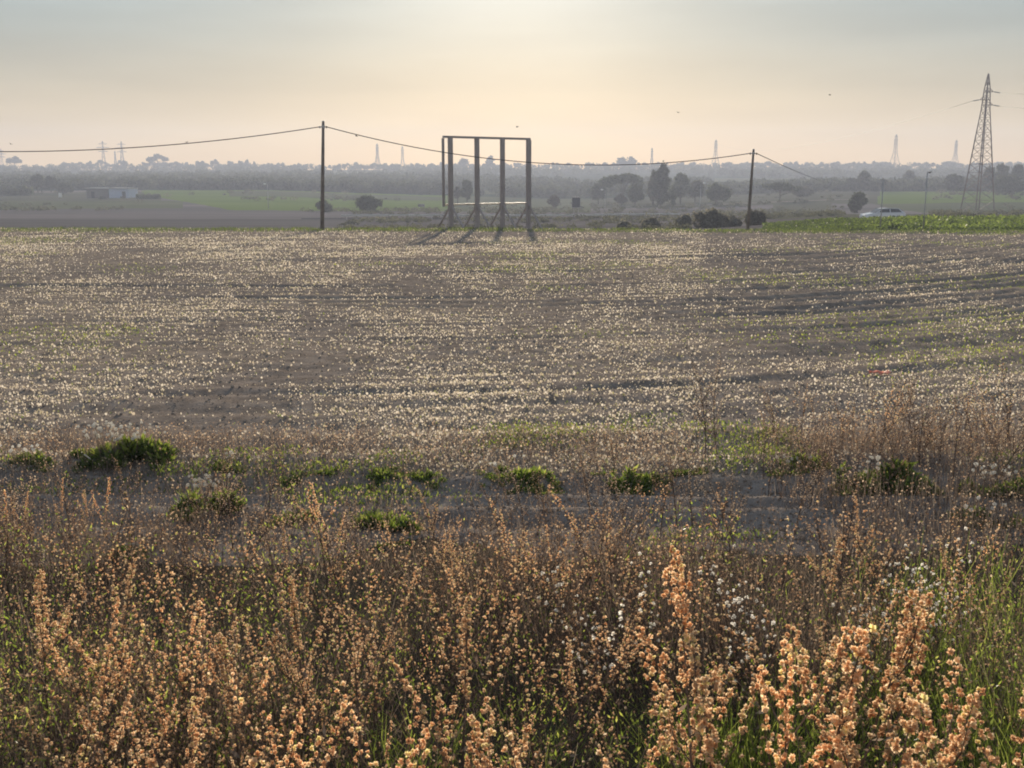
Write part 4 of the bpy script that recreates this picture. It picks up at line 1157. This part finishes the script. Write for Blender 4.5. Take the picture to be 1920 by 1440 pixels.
for i in range(16):
    px_ = random.choice([random.gauss(1190, 70), random.gauss(1390, 60), random.gauss(1670, 60)]); py_ = random.uniform(1020, 1130)
    x, y = by_top(px_, py_, .72)
    weed(random.choice(WHITE), x, y, random.uniform(.9, 1.1), 'weed with white fluffy heads among the brown weeds right of the middle', G3, 'fluff', name='fluffy_plant')
# a few single stalks by the track
def single(px_, row, toprow, proto, label, mat, sxy=.7, lean=0.):
    Y = EYE / -float(slope(row)); x = ax(px_, row) * Y; H = (toprow - row) * -1 * Y / F * 1.02
    hh = 1.2 if proto in SPIKE else (.75 if proto in FINE else .85)
    weed(proto, x, Y, H / hh, label, None, mat, name='tall_plant', lean=(0, lean), sxy=sxy)
single(1322, 872, 690, FINE[0], 'wispy tall weed, left one of the thin leaning pair before the field', 'straw_head', 1.15, .02)
single(1345, 862, 682, FINE[1], 'wispy tall weed, right one of the thin leaning pair before the field', 'straw_head', 1.15, .22)
single(1150, 898, 806, FINE[2], 'reddish twiggy weed at the far side of the track right of middle', 'head', 1.5, -.1)
single(1125, 898, 825, FINE[3], 'smaller reddish twiggy weed touching the twiggy one at its left', 'head', 1.4, -.2)
single(20, 1070, 898, SPIKE[4], 'straight reddish stalk at the left border', 'head', .6)
single(48, 1065, 905, SPIKE[1], 'second straight reddish stalk from the left border', 'head', .6)
single(120, 1060, 886, SPIKE[4], 'dark single stalk with an orange tip left of the track clumps', 'head', .6)
single(170, 1050, 910, SPIKE[3], 'orange-tipped weed with two sprays in front of the largest clump', 'head', .7)
single(204, 1060, 890, SPIKE[1], 'tall orange-tipped stalk in front of the largest clump', 'head', .6, .03)
single(372, 1010, 832, FINE[4], 'thin reddish stalk leaning right through the dusty clump', 'head_dull', 1.2, .15)
single(436, 1030, 850, FINE[5], 'dark reddish stalk leaning right beside the dusty clump', 'head_dull', 1.3, .28)
single(730, 1000, 930, FINE[6], 'small dry stalk in front of the bright centre clump', 'head_dull', .8)
single(870, 985, 870, BRANCH[6], 'dry stalk with curled tips left of the stalky clump', 'head_dull', .8)
single(960, 985, 850, BRANCH[7], 'dry branching stalk in front of the stalky clump', 'head_dull', .9)
single(1075, 985, 885, BRANCH[8], 'dry branching stalk right of the stalky clump', 'head_dull', .9)
single(1195, 1020, 885, BRANCH[0], 'upright dry spike rising before the shaded rut', 'head_dull', .45)
single(1165, 1030, 925, BRANCH[2], 'forked dry stalk left of the upright dry spike', 'head_dull', .6)

# undergrowth (nobody could count it)
def undergrowth():
    r = np.random.default_rng(23)
    # grass blades
    n = 75000
    Ys = 2.2 + 5.6 * r.uniform(0, 1, n) ** 1.1; X = r.uniform(-.58, .58, n) * (Ys + .5)
    g = fbm(X * .75, Ys * .75, 14, 3) + .04 * sstep(.1, .4, X / Ys) + .05 * (1 - sstep(3, 5.5, Ys))
    k = r.uniform(0, 1, n) < (.10 + .9 * sstep(.44, .66, g)) * (1 - sstep(4.0, 5.4, Ys) * .96 * (1 - .5 * sstep(.2, .36, X / Ys))) * (Ys < 6.3) * (1 - .6 * (X / Ys > .28) * sstep(3.9, 4.4, Ys)); X, Ys, g = X[k], Ys[k], g[k]; n = len(X)
    h = r.uniform(.12, .5, n) * (.55 + .6 * sstep(.45, .65, g)); P0 = np.stack([X, Ys, gz(X, Ys)], 1)
    P1 = P0 + np.stack([r.normal(0, .12, n), r.normal(0, .12, n), h], 1); bend = np.stack([r.normal(0, .03, n), r.normal(0, .03, n), h * .12], 1)
    V, Fq = ribbons(P0, P1, r.uniform(.002, .0045, n), .0008, bend, r)
    tag(np_mesh('verge_grass', V, [Fq], M['grass'], tint=np.repeat(np.clip(r.normal(.55, .28, n), 0, 1), 6)), 'green grass growing between the dry weeds', 'grass', kind='stuff')
    # small green leaves on low plants
    n = 95000
    Ys = 2.3 + 4.6 * r.uniform(0, 1, n); X = r.uniform(-.58, .58, n) * (Ys + .5)
    g = fbm(X * .95, Ys * .95, 66, 3) - .05 * sstep(.25, .4, X / Ys); k = r.uniform(0, 1, n) < (.27 + .58 * sstep(.44, .62, g)) * (1 - .8 * sstep(5.2, 6.6, Ys)) * (1 - .6 * (X / Ys > .28) * sstep(3.9, 4.4, Ys)); X, Ys, g = X[k], Ys[k], g[k]; n = len(X)
    P = np.stack([X, Ys, gz(X, Ys) + r.uniform(.05, .66, n) * (.55 + .45 * sstep(.42, .62, g))], 1)
    up = np.stack([r.normal(0, .5, n), r.normal(0, .5, n), r.uniform(.3, 1, n)], 1); up /= np.linalg.norm(up, axis=1, keepdims=True)
    V, Fq = quad_cloud(P, r.uniform(.005, .016, n), r, .34, up)
    tag(np_mesh('low_leaves', V, [Fq], M['weedgreen'], tint=np.repeat(np.clip(r.normal(.62, .25, n), 0, 1), 4)), 'small green leaves of low plants in the verge', 'undergrowth', kind='stuff')
    # dry twigs
    n = 36000
    Ys = 2.2 + 5.9 * r.uniform(0, 1, n) ** .85; X = r.uniform(-.58, .58, n) * (Ys + .5)
    d = fbm(X * .7, Ys * .7, 31, 3); k = r.uniform(0, 1, n) < (.25 + .75 * sstep(.38, .6, d)) * (1 - .9 * sstep(6.3, 8.0, Ys)); X, Ys, d = X[k], Ys[k], d[k]; n = len(X)
    h = r.uniform(.15, .68, n) * (.6 + .4 * sstep(.4, .6, d)) * (1 - .35 * sstep(5.5, 7.5, Ys)); P0 = np.stack([X, Ys, gz(X, Ys)], 1)
    P1 = P0 + np.stack([r.normal(0, .14, n), r.normal(0, .12, n), h], 1)
    V, Fq = ribbons(P0, P1, r.uniform(.0012, .0028, n), .0007, np.stack([r.normal(0, .02, n), r.normal(0, .02, n), 0 * h], 1), r)
    t = np.repeat(np.clip(r.normal(.5, .27, n), 0, 1), 6)
    m = np.arange(n)
    # tiny dry heads on the twigs
    j = r.choice(n, int(n * 2.6)); tt = r.uniform(.55, 1.02, len(j))[:, None]
    C = P0[j] * (1 - tt) + P1[j] * tt + r.normal(0, .012, (len(j), 3))
    V2, F2 = quad_cloud(C, r.uniform(.003, .0095, len(j)), r, .8)
    t2 = np.repeat(np.clip(r.normal(.45, .3, len(j)), 0, 1), 4)
    o = np_mesh('dry_twigs', np.concatenate([V, V2]), [np.concatenate([Fq, F2 + len(V)])], [M['stem'], M['head_dull']], tint=np.concatenate([t, t2]), matidx=[0] * len(Fq) + [1] * len(F2))
    tag(o, 'mass of thin dry brown twigs filling the verge', 'undergrowth', kind='stuff')
    # sparse low dry stubble on the track and field edge
    n = 34000
    Ys = 6.6 + 4.0 * r.uniform(0, 1, n); X = r.uniform(-.58, .58, n) * (Ys + 1)
    d = fbm(X * .9, Ys * .9, 88, 3) + .25 * sstep(.2, .35, X / Ys) + .2 * sstep(8.9, 9.4, Ys); k = r.uniform(0, 1, n) < (.05 + .95 * sstep(.45, .72, d)) * (1 - .6 * np.exp(-((Ys - 8.35) / .4) ** 2) * (X / Ys < .25)); X, Ys = X[k], Ys[k]; n = len(X)
    h = r.uniform(.02, .16, n) * (1 + .8 * sstep(.2, .35, X / Ys)); P0 = np.stack([X, Ys, gz(X, Ys)], 1); P1 = P0 + np.stack([r.normal(0, .04, n), r.normal(0, .04, n), h], 1)
    V, Fq = ribbons(P0, P1, r.uniform(.0015, .003, n), .0008, r=r)
    j = np.arange(n); V2, F2 = quad_cloud(P1, r.uniform(.004, .011, n), r, .8)
    t = np.concatenate([np.repeat(np.clip(r.normal(.6, .3, n), 0, 1), 6), np.repeat(np.clip(r.normal(.6, .3, n), 0, 1), 4)])
    o = np_mesh('track_stubble', np.concatenate([V, V2]), [np.concatenate([Fq, F2 + len(V)])], [M['stem'], M['head_dull']], tint=t, matidx=[0] * len(Fq) + [1] * len(F2))
    tag(o, 'low dry stubble along the dirt track', 'stubble', kind='stuff')
undergrowth()

def track_cover():
    r = np.random.default_rng(57); n = 15000
    Ys = 6.8 + 5.2 * r.uniform(0, 1, n); X = r.uniform(-.58, .58, n) * (Ys + 1)
    a = r.uniform(0, pi, n); ln = r.uniform(.012, .06, n) * (r.uniform(0, 1, n) ** 2 + .25); dx = np.cos(a) * ln; dy = np.sin(a) * ln
    P0 = np.stack([X - dx, Ys - dy, gz(X - dx, Ys - dy) + .004], 1); P1 = np.stack([X + dx, Ys + dy, gz(X + dx, Ys + dy) + r.uniform(.004, .02, n)], 1)
    V, Fq = ribbons(P0, P1, r.uniform(.0014, .003, n), .001, r=r)
    tag(np_mesh('straw_litter', V, [Fq], M['stem'], tint=np.repeat(np.clip(r.normal(.8, .2, n), 0, 1), 6)), 'bits of dry straw lying on the track and field edge', 'straw', kind='stuff')
    n = 52000
    Ys = 7.0 + 4.4 * r.uniform(0, 1, n); X = r.uniform(-.58, .58, n) * (Ys + 1)
    g = fbm(X * .8, Ys * 1.5, 301, 4) + .10 * np.exp(-((Ys - 9.15) / .25) ** 2) + .05 * np.exp(-((Ys - 7.9) / .3) ** 2) + .06 * sstep(.2, .4, X / Ys)
    k = r.uniform(0, 1, n) < sstep(.655, .78, g); X, Ys, g = X[k], Ys[k], g[k]; n = len(X)
    hh = r.uniform(.01, .11, n) * sstep(.55, .8, g)
    up = np.stack([r.normal(0, .6, n), r.normal(0, .5, n), np.ones(n)], 1); up /= np.linalg.norm(up, axis=1, keepdims=True)
    V, Fq = quad_cloud(np.stack([X, Ys, gz(X, Ys) + hh], 1), r.uniform(.008, .026, n), r, .36, up)
    tag(np_mesh('track_grass', V, [Fq], M['weedgreen'], tint=np.repeat(np.clip(r.normal(.5, .26, n), 0, 1), 4)), 'thin low green weeds creeping along the dirt track', 'weeds', kind='stuff')
track_cover()

# --- small litter: orange scrap, pale sticks
M['orange'] = solid('orange_plastic', (.75, .22, .13), .5, var=.1)
def scrap():
    Y = EYE / -float(slope(706)) * 1.03; x = ax(1648, 706) * Y; z = g1(x, Y)
    V = []; n = 7
    r = np.random.default_rng(4)
    for j in range(4):
        for i in range(n): V.append((-.14 + .28 * i / (n - 1), -.06 + .12 * j / 3, .02 + .05 * r.uniform()))
    Fc = [(j * n + i, j * n + i + 1, (j + 1) * n + i + 1, (j + 1) * n + i) for j in range(3) for i in range(n - 1)]
    m = MB(); m.add(V, Fc); o = m.build('plastic_scrap', M['orange'], None, True); o.location = (x, Y, z)
    sd = o.modifiers.new('thick', 'SOLIDIFY'); sd.thickness = .006
    tag(o, 'crumpled orange plastic scrap lying in the field at right', 'litter')
scrap()
M['stick'] = solid('bleached_stick', (.62, .55, .44), .6, var=.15)
def stick(px0, py0, px1, py1, hz, r0, label):
    Y = EYE / -float(slope((py0 + py1) / 2)); Y -= hz * 1.5
    def P(px_, py_): return np.array([ax(px_, py_) * Y, Y, EYE + float(slope(py_)) * Y])
    a, b = P(px0, py0), P(px1, py1); b = b + np.array([0, .08, 0]); mid = (a + b) / 2 + np.array([.01, 0, .012])
    m = MB(); m.tube([a * 0, mid - a, b - a], [r0, r0 * .85, r0 * .4], 6); o = m.build('pale_stick', M['stick'], None, True); o.location = a
    tag(o, label, 'stick')
stick(158, 852, 205, 905, .1, .006, 'bleached stick slanting across the shadow of the largest clump')
stick(224, 1021, 268, 1033, .35, .006, 'pale short stick caught among the dry weeds at left')

# ------------------------------------------------------------------ haze
def haze():
    x0, x1, y0, y1, z0, z1 = -1000, 1000, -12, 1200, -14, 52
    V = [(x0, y0, z0), (x1, y0, z0), (x1, y1, z0), (x0, y1, z0), (x0, y0, z1), (x1, y0, z1), (x1, y1, z1), (x0, y1, z1)]
    me = bpy.data.meshes.new('haze'); me.from_pydata(V, [], [(0, 3, 2, 1), (4, 5, 6, 7), (0, 1, 5, 4), (1, 2, 6, 5), (2, 3, 7, 6), (3, 0, 4, 7)])
    m, nt, out = new_mat('haze_air')
    v = nt.nodes.new('ShaderNodeVolumePrincipled')
    v.inputs['Color'].default_value = (.72, .80, 1.0, 1); v.inputs['Density'].default_value = HAZE_D; v.inputs['Anisotropy'].default_value = .25
    nt.links.new(v.outputs[0], out.inputs['Volume'])
    me.materials.append(m); o = bpy.data.objects.new('haze', me); COL.objects.link(o)
    tag(o, 'pale haze filling the valley air', 'haze', kind='stuff')
HAZE_D = .00064
SKY_SUN = [(0, .69, .46, .22), (.045, .51, .39, .215), (.08, .345, .312, .224), (.12, .268, .303, .282), (.17, .242, .325, .355), (.26, .19, .265, .32), (.6, .15, .20, .28)]
haze()

# ------------------------------------------------------------------ light and sky
SUN_EL, SUN_AZ = R(12.5), R(.3)      # azimuth measured from +Y towards +X
sd = bpy.data.lights.new('sun', 'SUN'); sd.energy = 5.0; sd.angle = R(.7); sd.color = (1.0, .86, .68)
so = bpy.data.objects.new('sun', sd); COL.objects.link(so)
so.rotation_euler = (-(pi / 2 - SUN_EL), 0, -SUN_AZ)
w = bpy.data.worlds.new('World'); scene.world = w; w.use_nodes = True
nt = w.node_tree; nt.nodes.clear(); L = nt.links
out = nt.nodes.new('ShaderNodeOutputWorld'); bg = nt.nodes.new('ShaderNodeBackground'); L.new(bg.outputs[0], out.inputs[0])
sky = nt.nodes.new('ShaderNodeTexSky'); sky.sky_type = 'NISHITA'; sky.sun_disc = False; sky.sun_elevation = SUN_EL; sky.sun_rotation = SUN_AZ
sky.air_density = 1.0; sky.dust_density = 2.0; sky.ozone_density = 1.0; sky.altitude = 50
tc = nt.nodes.new('ShaderNodeTexCoord'); sx = nt.nodes.new('ShaderNodeSeparateXYZ'); L.new(tc.outputs['Generated'], sx.inputs[0])
K = 10.0
def sky_ramp(stops): return ramp(nt, [(p, (a * K, b * K, c * K)) for p, a, b, c in stops], sx.outputs['Z'])
rA = sky_ramp(SKY_SUN); rB = sky_ramp([(0, .44, .42, .38), (.2, .40, .405, .40), (.6, .20, .27, .36), (1, .14, .21, .33)])
side = nt.nodes.new('ShaderNodeMapRange'); side.interpolation_type = 'SMOOTHSTEP'; side.inputs[1].default_value = -.3; side.inputs[2].default_value = .9
L.new(sx.outputs['Y'], side.inputs[0])
mA = nt.nodes.new('ShaderNodeMixRGB'); L.new(side.outputs[0], mA.inputs[0]); L.new(rB.outputs[0], mA.inputs[1]); L.new(rA.outputs[0], mA.inputs[2])
# bright air round the sun
dp = nt.nodes.new('ShaderNodeVectorMath'); dp.operation = 'DOT_PRODUCT'; L.new(tc.outputs['Generated'], dp.inputs[0])
dp.inputs[1].default_value = (cos(SUN_EL) * sin(SUN_AZ), cos(SUN_EL) * cos(SUN_AZ), sin(SUN_EL))
def power(e, k, col):
    mxm = nt.nodes.new('ShaderNodeMath'); mxm.operation = 'MAXIMUM'; mxm.inputs[1].default_value = 0; L.new(dp.outputs['Value'], mxm.inputs[0])
    p = nt.nodes.new('ShaderNodeMath'); p.operation = 'POWER'; p.inputs[1].default_value = e; L.new(mxm.outputs[0], p.inputs[0])
    v = nt.nodes.new('ShaderNodeVectorMath'); v.operation = 'SCALE'; v.inputs[0].default_value = tuple(c * k * K for c in col); L.new(p.outputs[0], v.inputs['Scale']); return v
g1_ = power(160, .15, (1, .95, .90)); g2_ = power(24, .05, (1, .90, .76))
ad = nt.nodes.new('ShaderNodeVectorMath'); ad.operation = 'ADD'; L.new(g1_.outputs[0], ad.inputs[0]); L.new(g2_.outputs[0], ad.inputs[1])
ad2 = nt.nodes.new('ShaderNodeVectorMath'); ad2.operation = 'ADD'; L.new(ad.outputs[0], ad2.inputs[0]); L.new(mA.outputs[0], ad2.inputs[1])
# very thin streaky high cloud
mp = nt.nodes.new('ShaderNodeMapping'); mp.inputs['Scale'].default_value = (2.2, 2.2, 14); mp.inputs['Rotation'].default_value = (0, R(4), 0); L.new(tc.outputs['Generated'], mp.inputs[0])
cn = nt.nodes.new('ShaderNodeTexNoise'); cn.inputs['Scale'].default_value = 2.2; cn.inputs['Detail'].default_value = 5; L.new(mp.outputs[0], cn.inputs['Vector'])
cm = nt.nodes.new('ShaderNodeMapRange'); cm.inputs[1].default_value = .3; cm.inputs[2].default_value = .7; cm.inputs[3].default_value = .90; cm.inputs[4].default_value = 1.08; L.new(cn.outputs['Fac'], cm.inputs[0])
cs = nt.nodes.new('ShaderNodeVectorMath'); cs.operation = 'SCALE'; L.new(ad2.outputs[0], cs.inputs[0]); L.new(cm.outputs[0], cs.inputs['Scale'])
mx = nt.nodes.new('ShaderNodeMixRGB'); mx.inputs[0].default_value = .95
L.new(sky.outputs[0], mx.inputs[1]); L.new(cs.outputs[0], mx.inputs[2])
L.new(mx.outputs[0], bg.inputs[0]); bg.inputs[1].default_value = .10

# ------------------------------------------------------------------ render settings
scene.render.engine = 'CYCLES'
scene.cycles.use_denoising = True; scene.cycles.filter_width = 1.9
scene.cycles.max_bounces = 8; scene.cycles.diffuse_bounces = 3; scene.cycles.transmission_bounces = 4; scene.cycles.volume_bounces = 0
scene.cycles.sample_clamp_indirect = 6
scene.view_settings.view_transform = 'Standard'; scene.view_settings.look = 'None'
scene.view_settings.exposure = 0.35; scene.view_settings.gamma = 1
scene.view_settings.use_curve_mapping = False
